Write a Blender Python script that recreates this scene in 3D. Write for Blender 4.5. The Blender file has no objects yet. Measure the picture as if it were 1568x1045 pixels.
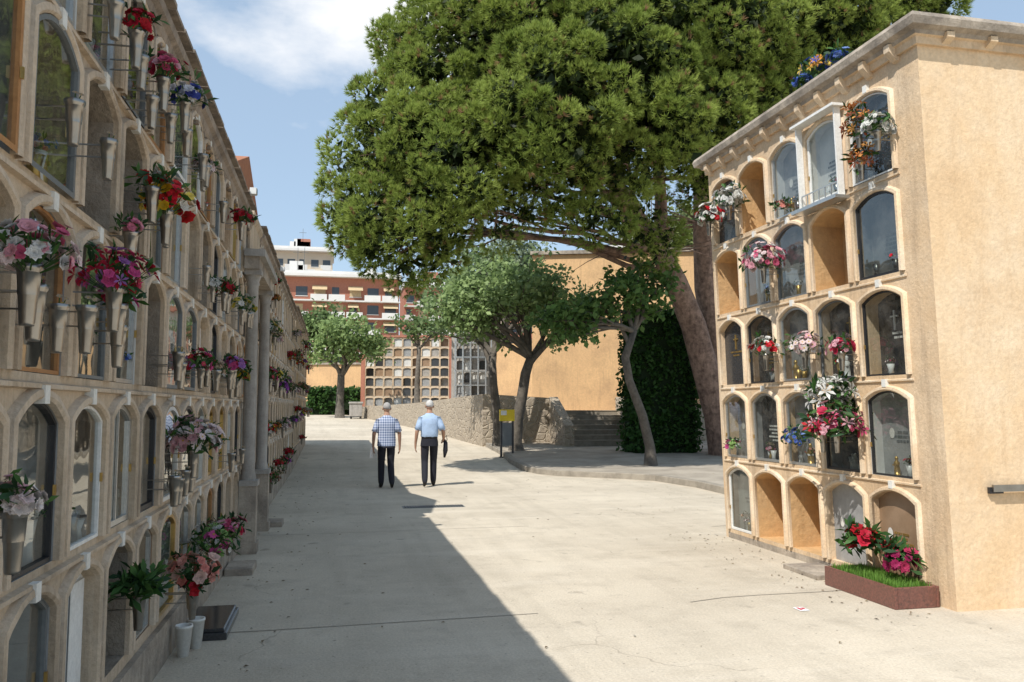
import bpy, bmesh, math, random
import numpy as np
from mathutils import Vector, Matrix
R=random.Random(11)
NP=np.random.RandomState(5)
S=bpy.context.scene
COL=S.collection

# ------------------------------------------------------------------ helpers
def link(o,parent=None):
    COL.objects.link(o)
    if parent: o.parent=parent
    return o
def empty(name):
    return link(bpy.data.objects.new(name,None))

class NT:
    def __init__(s,nt): s.nt=nt; s.n=nt.nodes; s.l=nt.links
    def add(s,t,ins=None,**kw):
        nd=s.n.new(t)
        for k,v in kw.items(): setattr(nd,k,v)
        for k,v in (ins or {}).items():
            if isinstance(v,bpy.types.NodeSocket): s.l.new(v,nd.inputs[k])
            else: nd.inputs[k].default_value=v
        return nd
    def math(s,op,a,b=0.0,clamp=False):
        nd=s.add('ShaderNodeMath',{0:a,1:b},operation=op); nd.use_clamp=clamp
        return nd.outputs[0]
    def mix(s,f,a,b,bt='MIX'):
        nd=s.add('ShaderNodeMix',{0:f,6:a,7:b},data_type='RGBA',blend_type=bt)
        return nd.outputs[2]
    def ramp(s,f,lo,hi):
        nd=s.add('ShaderNodeMapRange',{0:f,1:lo,2:hi}); return nd.outputs[0]
    def noise(s,v,scale,detail=5,rough=.6):
        return s.add('ShaderNodeTexNoise',{'Vector':v,'Scale':scale,'Detail':detail,'Roughness':rough}).outputs[0]

def c4(c): return (c[0],c[1],c[2],1)
MATS={}
def mat(name,col,rough=.8,col2=None,sc=2.0,amt=.6,streak=0,fine=.25,bump=.3,bsc=40,metal=0,spec=.3,stain=None,grime=0,lo=.4,hi=.65):
    m=bpy.data.materials.new(name); m.use_nodes=True
    t=NT(m.node_tree); bs=t.n['Principled BSDF']
    pos=t.add('ShaderNodeNewGeometry').outputs['Position']
    base=c4(col)
    c2=c4(col2 if col2 else [x*.7 for x in col])
    n1=t.noise(pos,sc,6,.65)
    out=t.mix(t.math('MULTIPLY',t.ramp(n1,lo,hi),amt),base,c2)
    if grime:
        n5=t.noise(pos,.8,7,.72)
        out=t.mix(t.math('MULTIPLY',t.ramp(n5,.50,.68),grime),out,c4(stain if stain else [x*.5 for x in col]))
    if streak:
        mp=t.add('ShaderNodeMapping',{'Vector':pos,'Scale':(7,7,.7)}).outputs[0]
        n2=t.noise(mp,1.3,5,.7)
        out=t.mix(t.math('MULTIPLY',t.ramp(n2,.5,.72),streak),out,c4(stain if stain else [x*.45 for x in col]))
    if fine:
        n3=t.noise(pos,bsc*1.3,3,.7)
        v=t.ramp(n3,.25,.75)
        v=t.math('ADD',t.math('MULTIPLY',v,fine),1-fine*.5)
        out=t.mix(1.0,out,t.add('ShaderNodeCombineXYZ',{0:v,1:v,2:v}).outputs[0],'MULTIPLY')
    t.l.new(out,bs.inputs['Base Color'])
    bs.inputs['Roughness'].default_value=rough
    bs.inputs['Metallic'].default_value=metal
    bs.inputs['Specular IOR Level'].default_value=spec
    if bump:
        b=t.add('ShaderNodeBump',{'Height':t.noise(pos,bsc,5,.7),'Strength':bump,'Distance':.02})
        t.l.new(b.outputs[0],bs.inputs['Normal'])
    MATS[name]=m
    return m
def attrmat(name,trans=.3,rough=.6,gain=1):
    m=bpy.data.materials.new(name); m.use_nodes=True
    t=NT(m.node_tree); bs=t.n['Principled BSDF']
    a=t.add('ShaderNodeAttribute',attribute_name='Col').outputs['Color']
    t.l.new(a,bs.inputs['Base Color']); bs.inputs['Roughness'].default_value=rough
    bs.inputs['Specular IOR Level'].default_value=.25
    tr=t.add('ShaderNodeBsdfTranslucent',{'Color':a})
    mx=t.add('ShaderNodeMixShader',{0:trans,1:bs.outputs[0],2:tr.outputs[0]})
    t.l.new(mx.outputs[0],t.n['Material Output'].inputs[0])
    MATS[name]=m; return m

mat('plaster_ochre',(.66,.47,.285),.9,(.72,.57,.40),1.3,.8,streak=.6,stain=(.36,.26,.17),grime=.5,bump=.4,bsc=30)
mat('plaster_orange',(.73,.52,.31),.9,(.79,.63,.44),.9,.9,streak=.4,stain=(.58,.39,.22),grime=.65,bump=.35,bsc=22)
mat('plaster_orange_far',(.70,.45,.23),.9,(.60,.38,.20),.5,.9,streak=.5,stain=(.42,.27,.15),grime=.6,bump=.3,bsc=12)
mat('plaster_beige',(.54,.42,.295),.9,(.60,.50,.38),1.6,.8,streak=.75,stain=(.23,.175,.12),grime=.6,bump=.6,bsc=28)
mat('moulding_beige',(.56,.44,.315),.9,(.62,.52,.41),2.6,.8,streak=.7,stain=(.26,.2,.14),grime=.55,bump=.5,bsc=36)
mat('moulding_ochre',(.68,.51,.33),.9,(.73,.61,.46),2.6,.8,streak=.6,stain=(.38,.28,.19),grime=.45,bump=.4,bsc=40)
mat('coping_grey',(.46,.39,.31),.95,(.20,.17,.14),3.0,.9,streak=.6,bump=.6,bsc=25)
mat('cornice_brown',(.37,.30,.235),.95,(.17,.14,.115),3.0,.9,streak=.7,bump=.7,bsc=25)
mat('concrete_raw',(.34,.29,.23),.95,(.22,.18,.14),5,.8,bump=.9,bsc=18)
mat('concrete_ochre',(.60,.38,.18),.95,(.50,.33,.17),4,.8,streak=.3,bump=.6,bsc=15)
mat('marble_white',(.66,.65,.61),.35,(.5,.49,.47),5,.6,bump=.03,spec=.5,fine=.05)
mat('column_stone',(.40,.37,.33),.7,(.26,.24,.21),5,.8,streak=.6,bump=.25,spec=.3,fine=.2)
mat('marble_grey',(.34,.34,.33),.35,(.21,.21,.21),7,.7,bump=.03,spec=.5,fine=.15)
mat('granite_black',(.035,.035,.037),.15,(.07,.07,.07),60,.5,bump=.0,spec=.6,fine=.3)
mat('granite_red',(.20,.08,.06),.35,(.09,.05,.04),60,.8,bump=.0,spec=.5,fine=.5)
mat('marble_brown',(.32,.21,.13),.35,(.22,.14,.08),6,.7,bump=.02,spec=.5,fine=.1)
mat('alu',(.62,.62,.60),.35,None,9,.2,metal=.85,bump=.05,spec=.5)
mat('steel_vase',(.36,.345,.32),.28,(.24,.225,.2),9,.6,metal=.95,bump=0,spec=.5,fine=.0)
mat('white_paint',(.78,.77,.73),.5,(.62,.6,.55),6,.5,bump=.08)
mat('iron_black',(.02,.02,.022),.45,None,9,.2,bump=.1,spec=.5)
mat('iron_grey',(.16,.17,.17),.5,None,9,.3,bump=.1,spec=.5)
mat('wood_orange',(.42,.21,.08),.5,(.3,.13,.05),8,.6,bump=.1)
mat('brass',(.55,.36,.12),.35,None,9,.2,metal=.8,bump=.05)
mat('plaque',(.74,.73,.68),.5,(.6,.55,.47),8,.5,bump=.05)
mat('bark_pine',(.33,.22,.165),.95,(.11,.07,.055),6,.9,bump=1.0,bsc=9,streak=.5,stain=(.06,.04,.03))
mat('bark_plane',(.15,.13,.105),.95,(.07,.06,.05),7,.8,bump=.8,bsc=14)
mat('terrace_ground',(.40,.34,.26),.95,(.30,.25,.19),1.5,.8,bump=.3)
mat('kerb_stone',(.34,.30,.24),.95,(.20,.175,.14),3,.8,bump=.5)
mat('island_paving',(.42,.365,.29),.95,(.28,.24,.19),1.1,.9,grime=.4,bump=.3)
mat('joint',(.32,.28,.225),.95,None,12,.5,bump=.2)
mat('brick_red',(.42,.18,.12),.9,(.34,.14,.09),4,.6,bump=.1,bsc=5)
mat('render_white',(.70,.68,.64),.9,(.60,.58,.54),.4,.6,bump=.0)
mat('render_beige',(.60,.50,.38),.9,(.52,.43,.33),.4,.6,bump=.0)
mat('window_dark',(.05,.06,.07),.2,None,3,.3,bump=0,spec=.6)
mat('blind',(.55,.42,.24),.8,(.4,.3,.2),3,.6,bump=0)
mat('roof_tile',(.40,.17,.09),.9,(.28,.12,.07),5,.7,bump=.5,bsc=12)
mat('yellow_paint',(.80,.58,.03),.5,None,5,.2,bump=0)
mat('soil',(.06,.04,.03),.95,None,20,.5,bump=.8)
mat('hedge_core',(.012,.025,.008),.95,None,5,.5,bump=.3)
mat('skin',(.42,.24,.16),.55,None,9,.2,bump=.03)
mat('hair_grey',(.42,.40,.38),.8,(.25,.24,.23),60,.6,bump=.4,bsc=120)
mat('hair_white',(.60,.58,.55),.8,(.4,.39,.37),60,.6,bump=.4,bsc=120)
mat('trousers_dark',(.022,.022,.03),.85,None,20,.4,bump=.15,bsc=60)
mat('shoes_black',(.015,.013,.012),.4,None,20,.4,bump=.05)
mat('shirt_blue',(.40,.52,.70),.85,(.34,.45,.62),8,.5,bump=.5,bsc=12)
mat('paper',(.8,.8,.8),.7,None,20,.1,bump=0)
mat('red_ink',(.55,.03,.05),.6,None,20,.1,bump=0)
attrmat('leaf',.4,.55); attrmat('petal',.25,.6); attrmat('needle',.4,.6)

# plaid
m=bpy.data.materials.new('shirt_plaid'); m.use_nodes=True; t=NT(m.node_tree)
pos=t.add('ShaderNodeTexCoord').outputs['Object']
sx=t.add('ShaderNodeSeparateXYZ',{0:pos})
def band(v,p,w):
    f=t.math('FRACT',t.math('ADD',t.math('MULTIPLY',v,p),50.0)); return t.math('LESS_THAN',f,w)
b1=band(sx.outputs[0],22,.42); b2=band(sx.outputs[2],20,.4)
sm=t.math('MULTIPLY',t.math('ADD',b1,b2),.5)
cc=t.mix(sm,(.50,.55,.66,1),(.05,.09,.22,1))
t.l.new(cc,t.n['Principled BSDF'].inputs['Base Color']); t.n['Principled BSDF'].inputs['Roughness'].default_value=.9
MATS['shirt_plaid']=m

# glass pane: two-sided Schlick reflection over a clear, slightly dusty sheet
def glass(name,tint,add=.05,k=.85,dustk=.14):
    m=bpy.data.materials.new(name); m.use_nodes=True; t=NT(m.node_tree)
    t.n.remove(t.n['Principled BSDF'])
    geo=t.add('ShaderNodeNewGeometry')
    pos=geo.outputs['Position']
    dt=t.add('ShaderNodeVectorMath',{0:geo.outputs['Normal'],1:geo.outputs['Incoming']},operation='DOT_PRODUCT').outputs['Value']
    c_=t.math('SUBTRACT',1.0,t.math('ABSOLUTE',dt))
    fr=t.math('POWER',c_,4.0)
    bump=t.add('ShaderNodeBump',{'Height':t.noise(pos,3,2),'Strength':.15,'Distance':.02})
    gl=t.add('ShaderNodeBsdfGlossy',{'Color':(.9,.92,.91,1),'Roughness':.02,'Normal':bump.outputs[0]})
    tr=t.add('ShaderNodeBsdfTransparent',{'Color':c4(tint)})
    df=t.add('ShaderNodeBsdfDiffuse',{'Color':(.50,.47,.42,1)})
    dust=t.math('MULTIPLY',t.ramp(t.noise(pos,5,6,.7),.4,.8),dustk)
    m0=t.add('ShaderNodeMixShader',{0:dust,1:tr.outputs[0],2:df.outputs[0]})
    f=t.math('ADD',t.math('MULTIPLY',fr,k),add,True)
    m1=t.add('ShaderNodeMixShader',{0:f,1:m0.outputs[0],2:gl.outputs[0]})
    t.l.new(m1.outputs[0],t.n['Material Output'].inputs[0]); MATS[name]=m
glass('glass',(.76,.79,.78),.08,1.1,.15)
glass('glass_smoked',(.45,.49,.48),.13,1.1,.15)

# ground
m=bpy.data.materials.new('concrete_ground'); m.use_nodes=True; t=NT(m.node_tree); bs=t.n['Principled BSDF']
pos=t.add('ShaderNodeNewGeometry').outputs['Position']
n1=t.noise(pos,.35,6,.62); n2=t.noise(pos,1.7,6,.7); n3=t.noise(pos,55,3,.7); n4=t.noise(pos,7,5,.7)
c=t.mix(t.ramp(n1,.35,.65),(.61,.535,.42,1),(.49,.425,.33,1))
c=t.mix(t.math('MULTIPLY',t.ramp(n2,.5,.70),.5),c,(.36,.31,.24,1))
c=t.mix(t.math('MULTIPLY',t.ramp(n4,.56,.75),.4),c,(.67,.60,.49,1))
warp=t.add('ShaderNodeVectorMath',{0:pos,1:t.add('ShaderNodeVectorMath',{0:t.add('ShaderNodeTexNoise',{'Vector':pos,'Scale':1.2,'Detail':5}).outputs[1],'Scale':1.1},operation='SCALE').outputs[0]},operation='ADD').outputs[0]
vo=t.add('ShaderNodeTexVoronoi',{'Vector':warp,'Scale':.30},feature='DISTANCE_TO_EDGE').outputs[0]
ck=t.math('MULTIPLY',t.ramp(vo,.0035,.0005),t.ramp(t.noise(pos,.6,3),.5,.56))
c=t.mix(t.math('MULTIPLY',ck,.45),c,(.20,.165,.13,1))
mp=t.add('ShaderNodeMapping',{'Vector':pos,'Scale':(2.2,.18,1)}).outputs[0]
c=t.mix(t.math('MULTIPLY',t.ramp(t.noise(mp,1.0,5,.65),.48,.72),.5),c,(.38,.33,.255,1))
mp2=t.add('ShaderNodeMapping',{'Vector':pos,'Scale':(.22,1.7,1)}).outputs[0]
c=t.mix(t.math('MULTIPLY',t.ramp(t.noise(mp2,1.0,5,.65),.52,.72),.4),c,(.68,.61,.50,1))
spk=t.noise(pos,22,2,.5)
c=t.mix(t.math('MULTIPLY',t.ramp(spk,.68,.73),.55),c,(.2,.175,.14,1))
blot=t.noise(pos,3.1,2,.5)
c=t.mix(t.math('MULTIPLY',t.ramp(blot,.68,.76),.5),c,(.22,.19,.155,1))
v=t.math('ADD',t.math('MULTIPLY',t.ramp(n3,.25,.75),.36),.82)
c=t.mix(1.0,c,t.add('ShaderNodeCombineXYZ',{0:v,1:v,2:v}).outputs[0],'MULTIPLY')
t.l.new(c,bs.inputs['Base Color']); bs.inputs['Roughness'].default_value=.95; bs.inputs['Specular IOR Level'].default_value=.15
hb=t.math('ADD',t.math('MULTIPLY',n4,.5),t.math('MULTIPLY',n3,.3))
b=t.add('ShaderNodeBump',{'Height':hb,'Strength':.5,'Distance':.03}); t.l.new(b.outputs[0],bs.inputs['Normal'])
MATS['concrete_ground']=m

# stone wall
m=bpy.data.materials.new('rubble_stone'); m.use_nodes=True; t=NT(m.node_tree); bs=t.n['Principled BSDF']
pos=t.add('ShaderNodeNewGeometry').outputs['Position']
mp=t.add('ShaderNodeMapping',{'Vector':pos,'Scale':(1,1,1.4)}).outputs[0]
vo=t.add('ShaderNodeTexVoronoi',{'Vector':mp,'Scale':3.2})
ve=t.add('ShaderNodeTexVoronoi',{'Vector':mp,'Scale':3.2},feature='DISTANCE_TO_EDGE').outputs[0]
sv=t.add('ShaderNodeSeparateColor',{0:vo.outputs['Color']}).outputs[0]
c=t.mix(sv,(.40,.33,.24,1),(.25,.20,.15,1))
c=t.mix(t.ramp(t.noise(pos,6,5,.7),.3,.7),c,(.44,.37,.28,1))
c=t.mix(t.ramp(ve,.05,.01),c,(.46,.39,.29,1))
t.l.new(c,bs.inputs['Base Color']); bs.inputs['Roughness'].default_value=.95
b=t.add('ShaderNodeBump',{'Height':t.math('ADD',t.ramp(ve,0,.12),t.noise(pos,12,5)),'Strength':.7,'Distance':.05}); t.l.new(b.outputs[0],bs.inputs['Normal'])
MATS['rubble_stone']=m

class MB:
    def __init__(s,T=None):
        s.v=[];s.f=[];s.m=[];s.names=[];s.T=T or (lambda a,b,c:(a,b,c)); s.sm=[]
    def mi(s,n):
        if n not in s.names: s.names.append(n)
        return s.names.index(n)
    def add(s,vs,fs,mn,smooth=False,raw=False):
        o=len(s.v)
        s.v+= [tuple(v) for v in vs] if raw else [tuple(s.T(*v)) for v in vs]
        k=s.mi(mn)
        for f in fs: s.f.append([i+o for i in f]); s.m.append(k); s.sm.append(smooth)
    def box(s,a0,a1,b0,b1,c0,c1,mn):
        vs=[(a0,b0,c0),(a1,b0,c0),(a1,b1,c0),(a0,b1,c0),(a0,b0,c1),(a1,b0,c1),(a1,b1,c1),(a0,b1,c1)]
        s.add(vs,[(0,3,2,1),(4,5,6,7),(0,1,5,4),(1,2,6,5),(2,3,7,6),(3,0,4,7)],mn)
    def prism(s,prof,s0,s1,mn):
        k=len(prof)
        vs=[(s0,p[0],p[1]) for p in prof]+[(s1,p[0],p[1]) for p in prof]
        fs=[(i,(i+1)%k,(i+1)%k+k,i+k) for i in range(k)]+[tuple(range(k))[::-1],tuple(range(k,2*k))]
        s.add(vs,fs,mn)
    def lathe(s,cx,cy,prof,mn,seg=14):
        vs=[];fs=[]
        for r,z in prof:
            for i in range(seg):
                a=2*math.pi*i/seg; vs.append((cx+r*math.cos(a),cy+r*math.sin(a),z))
        for j in range(len(prof)-1):
            for i in range(seg):
                fs.append((j*seg+i,j*seg+(i+1)%seg,(j+1)*seg+(i+1)%seg,(j+1)*seg+i))
        s.add(vs,fs,mn,True)
    def tube(s,pts,rad,mn,seg=9,wob=0):
        pts=[Vector(p) for p in pts]; vs=[];fs=[]
        up=Vector((.3,1,.1)).normalized()
        for j,p in enumerate(pts):
            d=(pts[min(j+1,len(pts)-1)]-pts[max(j-1,0)]).normalized()
            x=d.cross(up).normalized(); y=d.cross(x).normalized()
            for i in range(seg):
                a=2*math.pi*i/seg; r=rad[j]*(1+wob*R.uniform(-1,1))
                vs.append(p+x*math.cos(a)*r+y*math.sin(a)*r)
        for j in range(len(pts)-1):
            for i in range(seg):
                fs.append((j*seg+i,j*seg+(i+1)%seg,(j+1)*seg+(i+1)%seg,(j+1)*seg+i))
        fs.append(tuple(range(seg))); fs.append(tuple(range((len(pts)-1)*seg,len(pts)*seg)))
        s.add(vs,fs,mn,True)
    def obj(s,name,parent=None,bevel=0):
        me=bpy.data.meshes.new(name); me.from_pydata(s.v,[],s.f)
        for n in s.names: me.materials.append(MATS[n])
        me.polygons.foreach_set('material_index',s.m); me.polygons.foreach_set('use_smooth',s.sm)
        me.update()
        o=bpy.data.objects.new(name,me); link(o,parent)
        if bevel:
            b=o.modifiers.new('b','BEVEL'); b.width=bevel; b.segments=2; b.limit_method='ANGLE'
        return o

def cloud_mesh(name,V,F,C,mname):
    V=np.asarray(V,dtype=np.float32); F=np.asarray(F,dtype=np.int32); k=F.shape[1]
    me=bpy.data.meshes.new(name)
    me.vertices.add(len(V)); me.vertices.foreach_set('co',V.ravel())
    me.loops.add(F.size); me.loops.foreach_set('vertex_index',F.ravel())
    me.polygons.add(len(F)); me.polygons.foreach_set('loop_start',np.arange(0,F.size,k,dtype=np.int32))
    try: me.polygons.foreach_set('loop_total',np.full(len(F),k,dtype=np.int32))
    except Exception: pass
    me.update(calc_edges=True)
    a=me.color_attributes.new('Col','FLOAT_COLOR','POINT')
    CC=np.ones((len(V),4),dtype=np.float32); CC[:,:3]=C
    a.data.foreach_set('color',CC.ravel())
    me.materials.append(MATS[mname]); return me

# ------------------------------------------------------------------ world, sun, camera
LD=Vector((.587,.52,-1)).normalized()
el=math.asin(-LD.z); rot=math.atan2(-LD.x,-LD.y)
w=bpy.data.worlds.new("World"); S.world=w; w.use_nodes=True; t=NT(w.node_tree)
bg=t.n['Background']
sky=t.add('ShaderNodeTexSky',sky_type='NISHITA',sun_disc=False,sun_elevation=el,sun_rotation=rot,altitude=50,air_density=1.0,dust_density=.8,ozone_density=1.2)
tc=t.add('ShaderNodeTexCoord').outputs['Generated']
mp=t.add('ShaderNodeMapping',{'Vector':tc,'Scale':(1,1,2.0)}).outputs[0]
n=t.noise(mp,5.5,9,.55)
dv=t.add('ShaderNodeVectorMath',{0:t.add('ShaderNodeMapping',{'Vector':tc,'Scale':(.8,.8,1.6)}).outputs[0],1:(.02,.73,.72)},operation='DISTANCE').outputs['Value']
near=t.ramp(dv,.30,.0)
mask=t.ramp(t.math('ADD',t.math('MULTIPLY',near,.5),n),.70,1.0)
haze=t.mix(.45,sky.outputs[0],(5.0,6.5,8.1,1))
colr=t.mix(mask,haze,(7.7,7.8,8.0,1))
t.l.new(colr,bg.inputs[0]); bg.inputs[1].default_value=.135
sl=bpy.data.lights.new('sun','SUN'); sl.energy=5.0; sl.angle=math.radians(.5); sl.color=(1,.965,.91)
so=link(bpy.data.objects.new('sun',sl)); so.rotation_euler=LD.to_track_quat('-Z','Y').to_euler()
cam=bpy.data.cameras.new('camera'); co=link(bpy.data.objects.new('camera',cam))
cam.sensor_width=36; cam.lens=28.8; cam.clip_end=4000; cam.clip_start=.05
co.location=(0,0,1.6); al=math.radians(12.2); th=math.radians(4.67)
co.rotation_euler=(math.pi/2+th,0,-al)
S.camera=co
S.view_settings.view_transform='Standard'; S.view_settings.look='None'; S.view_settings.exposure=0

# ------------------------------------------------------------------ ground
def g(y): return max(0.0,min(.028*(y-21),1.1))
ys=[-80,-10,0,10,21,25,29,33,40,50,60.3,90,200,1500]; xs=[-900,-60,-10,0,10,60,900]
mb=MB()
vs=[(x,y,g(y)) for y in ys for x in xs]; W=len(xs)
fs=[(j*W+i,j*W+i+1,(j+1)*W+i+1,(j+1)*W+i) for j in range(len(ys)-1) for i in range(W-1)]
mb.add(vs,fs,'concrete_ground'); mb.obj('ground')

# joints in the concrete
mb=MB()
def strip(pts,wd,z=.004,mn='joint'):
    for (a,b),(c,d) in zip(pts[:-1],pts[1:]):
        dx,dy=c-a,d-b; L=math.hypot(dx,dy); nx,ny=-dy/L*wd/2,dx/L*wd/2
        mb.add([(a+nx,b+ny,z+g(b)),(a-nx,b-ny,z+g(b)),(c-nx,d-ny,z+g(d)),(c+nx,d+ny,z+g(d))],[(0,1,2,3)],mn)
for Y,x0,x1 in ((6.3,-1,1.2),(6.45,2.9,4.7),(10.9,-1,2.2),(10.4,5.0,9)):
    p=[(x0,Y)]; x=x0
    while x<x1:
        x+=R.uniform(.3,.7); p.append((x,Y+R.uniform(-.012,.012)+(.03*x)))
    strip(p,.012)
mb.obj('pavement_joints')

# fallen leaves and grit
V=[];F=[];C=[]
for i in range(520):
    q=R.random()
    if q<.35: x,y=R.uniform(-1.0,-.3)+abs(R.gauss(0,.1)),R.uniform(2,20)
    elif q<.6: x,y=R.uniform(4.0,4.8),R.uniform(5.5,10)
    elif q<.8: x,y=R.uniform(4.0,9),R.uniform(12,18)
    else: x,y=R.uniform(-.9,6),R.uniform(3,20)
    if x>4.75 and y<10: continue
    s=R.uniform(.006,.022); a=R.uniform(0,6.28); z=.006
    if y>13 and x>5: z=.14 if x>7.6 else .006
    o=len(V); ca,sa=math.cos(a)*s,math.sin(a)*s
    V+=[(x-ca,y-sa,z),(x+sa*.5,y-ca*.5,z+.3*s),(x+ca,y+sa,z+.1*s),(x-sa*.5,y+ca*.5,z+.4*s)]; F.append((o,o+1,o+2,o+3)); c=R.choice([(.12,.08,.04),(.2,.13,.06),(.08,.06,.04),(.25,.19,.1),(.5,.47,.4)]); C+=[c]*4
link(bpy.data.objects.new('fallen_leaves',cloud_mesh('fallen_leaves',V,F,C,'leaf')))

# drain grate
mb=MB()
gx,gy=1.55,13.45
mb.box(gx-.45,gx+.55,gy-.14,gy+.14,-.02,.006,'iron_grey')
for i in range(22):
    x=gx-.42+i*.044
    mb.box(x,x+.022,gy-.11,gy+.11,.007,.014,'iron_black')
mb.obj('drain_grate')

# island with kerb
kp=[(13,7.3),(14,7.1),(15.5,7.15),(17.1,6.9),(17.8,6.35),(18.3,5.75),(18.84,5.15),(19.5,4.85),(20.5,4.72),(22.7,4.84),(25,5.1),(26.5,5.2),(29.2,5.3)]
mb=MB()
vs=[];fs=[]
for y,x in kp: vs+=[(x+.16,y,g(y)+.125),(34,y,g(y)+.125)]
for i in range(len(kp)-1): fs.append((2*i,2*i+1,2*i+3,2*i+2))
mb.add(vs,fs,'island_paving')
vs=[];fs=[]
for y,x in kp: vs+=[(x,y,g(y)-.05),(x+.012,y,g(y)+.12),(x+.03,y,g(y)+.135),(x+.17,y,g(y)+.135),(x+.17,y,g(y)+.1)]
for i in range(len(kp)-1):
    for j in range(4): fs.append((5*i+j,5*i+j+1,5*i+j+6,5*i+j+5))
mb.add(vs,fs,'kerb_stone')
mb.box(7.3,34,12.85,13,-.05,.135,'kerb_stone')
mb.obj('kerbed_island')

# ------------------------------------------------------------------ niche walls
def apath(w,z0,zs,rise,n=10):
    p=[(-w,z0),(-w,zs)]
    for i in range(1,n):
        u=-math.cos(math.pi*i/n); x=w*(.55*u+.45*(2*i/n-1))
        p.append((x,zs+rise*(1-abs(x/w)**2.1)))
    return p+[(w,zs),(w,z0)]
def cell(mb,sc,zb,d,r,w,z0,zs,rise,depth,wall,mould,back,mo=.055,rev=None):
    zt=zb+r
    P=apath(w,z0,zs,rise)
    mb.add([(sc-d/2,0,zb),(sc-w,0,zb),(sc-w,0,zt),(sc-d/2,0,zt)],[(0,1,2,3)],wall)
    mb.add([(sc+d/2,0,zb),(sc+w,0,zb),(sc+w,0,zt),(sc+d/2,0,zt)],[(0,1,2,3)],wall)
    mb.add([(sc-w,0,zb),(sc+w,0,zb),(sc+w,0,z0),(sc-w,0,z0)],[(0,1,2,3)],wall)
    for a,b in zip(P[1:-2],P[2:-1]):
        mb.add([(sc+a[0],0,a[1]),(sc+b[0],0,b[1]),(sc+b[0],0,zt),(sc+a[0],0,zt)],[(0,1,2,3)],wall)
    cl=P+[P[0]]
    for a,b in zip(cl[:-1],cl[1:]):
        mb.add([(sc+a[0],0,a[1]),(sc+b[0],0,b[1]),(sc+b[0],-depth,b[1]),(sc+a[0],-depth,a[1])],[(0,1,2,3)],rev or wall)
    mb.add([(sc+a[0],-depth,a[1]) for a in P],[tuple(range(len(P)))],back)
    if mould:
        prof=[(0,0),(0.001,.024),(.012,.034),(.036,.030),(mo,0)]
        rows=[]
        for o,nn in prof:
            rows.append([(sc+a[0]+R.uniform(-.0015,.0015),nn,a[1]+R.uniform(-.0015,.0015)) for a in apath(w+o,z0,zs+o*.6,rise+o*.35)])
        L=len(P)
        for j in range(len(prof)-1):
            mb.add(rows[j]+rows[j+1],[(i,i+1,L+i+1,L+i) for i in range(L-1)],mould,True)
def door(mb,sc,w,z0,zs,rise,fm,gm,n0=-.03,fw=.028,bar=False):
    A=apath(w-.002,z0+.003,zs,rise-.003); B=apath(w-fw,z0+fw,zs-fw*.3,rise-fw*.6); L=len(A)
    a=[(sc+p[0],n0,p[1]) for p in A]; b=[(sc+p[0],n0,p[1]) for p in B]; c=[(sc+p[0],n0-.025,p[1]) for p in B]
    idx=[(i,(i+1)%L,L+(i+1)%L,L+i) for i in range(L)]
    mb.add(a+b,idx,fm); mb.add(b+c,idx,fm)
    mb.add([(sc+p[0],n0-.014,p[1]) for p in B],[tuple(range(L))],gm)
    if bar: mb.box(sc-.008,sc+.008,n0-.012,n0-.002,z0+fw,zs+rise*.9,fm)
    mb.box(sc+w-.02,sc+w-.010,n0+.001,n0+.012,z0+.25,z0+.29,'brass')

def slab_content(mb,sc,w,z0,zs,rise,nb,kind):
    h=zs+rise-z0
    q='brass' if kind in('granite_black','marble_brown') else 'iron_grey'
    if kind=='granite_black' and R.random()<.5: q='plaque'
    if R.random()<.6:
        x=sc+R.uniform(-.06,.06); zc=z0+h*.68
        mb.box(x-.007,x+.007,nb+.002,nb+.016,zc-.10,zc+.08,q); mb.box(x-.05,x+.05,nb+.003,nb+.015,zc+.018,zc+.032,q)
    for i in range(R.randint(2,5)):
        zz=z0+h*.5-i*.04; ww=R.uniform(.06,.15)
        x=sc-ww
        while x<sc+ww:
            l=R.uniform(.006,.013); mb.box(x,x+l,nb+.002,nb+.005,zz,zz+.02,q); x+=l+R.choice([.004,.004,.012])
    if R.random()<.6:
        x=sc+R.choice([-1,1])*w*.5; zc=z0+h*.5
        mb.add([(x+.035*math.cos(a*math.pi/6),nb+.006,zc+.048*math.sin(a*math.pi/6)) for a in range(12)],[tuple(range(12))],'plaque')

def figurine(mb,x,n,z,h,mn):
    mb.lathe(x,n,[(.001,z+.001),(h*.20,z+.001),(h*.20,z+h*.08),(h*.14,z+h*.10),(h*.15,z+h*.3),(h*.12,z+h*.55),(h*.15,z+h*.68),(h*.06,z+h*.78),(h*.085,z+h*.86),(h*.08,z+h*.95),(.001,z+h)],mn,10)
    mb.box(x-h*.17,x+h*.17,n+h*.05,n+h*.12,z+h*.52,z+h*.60,mn)

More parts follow.
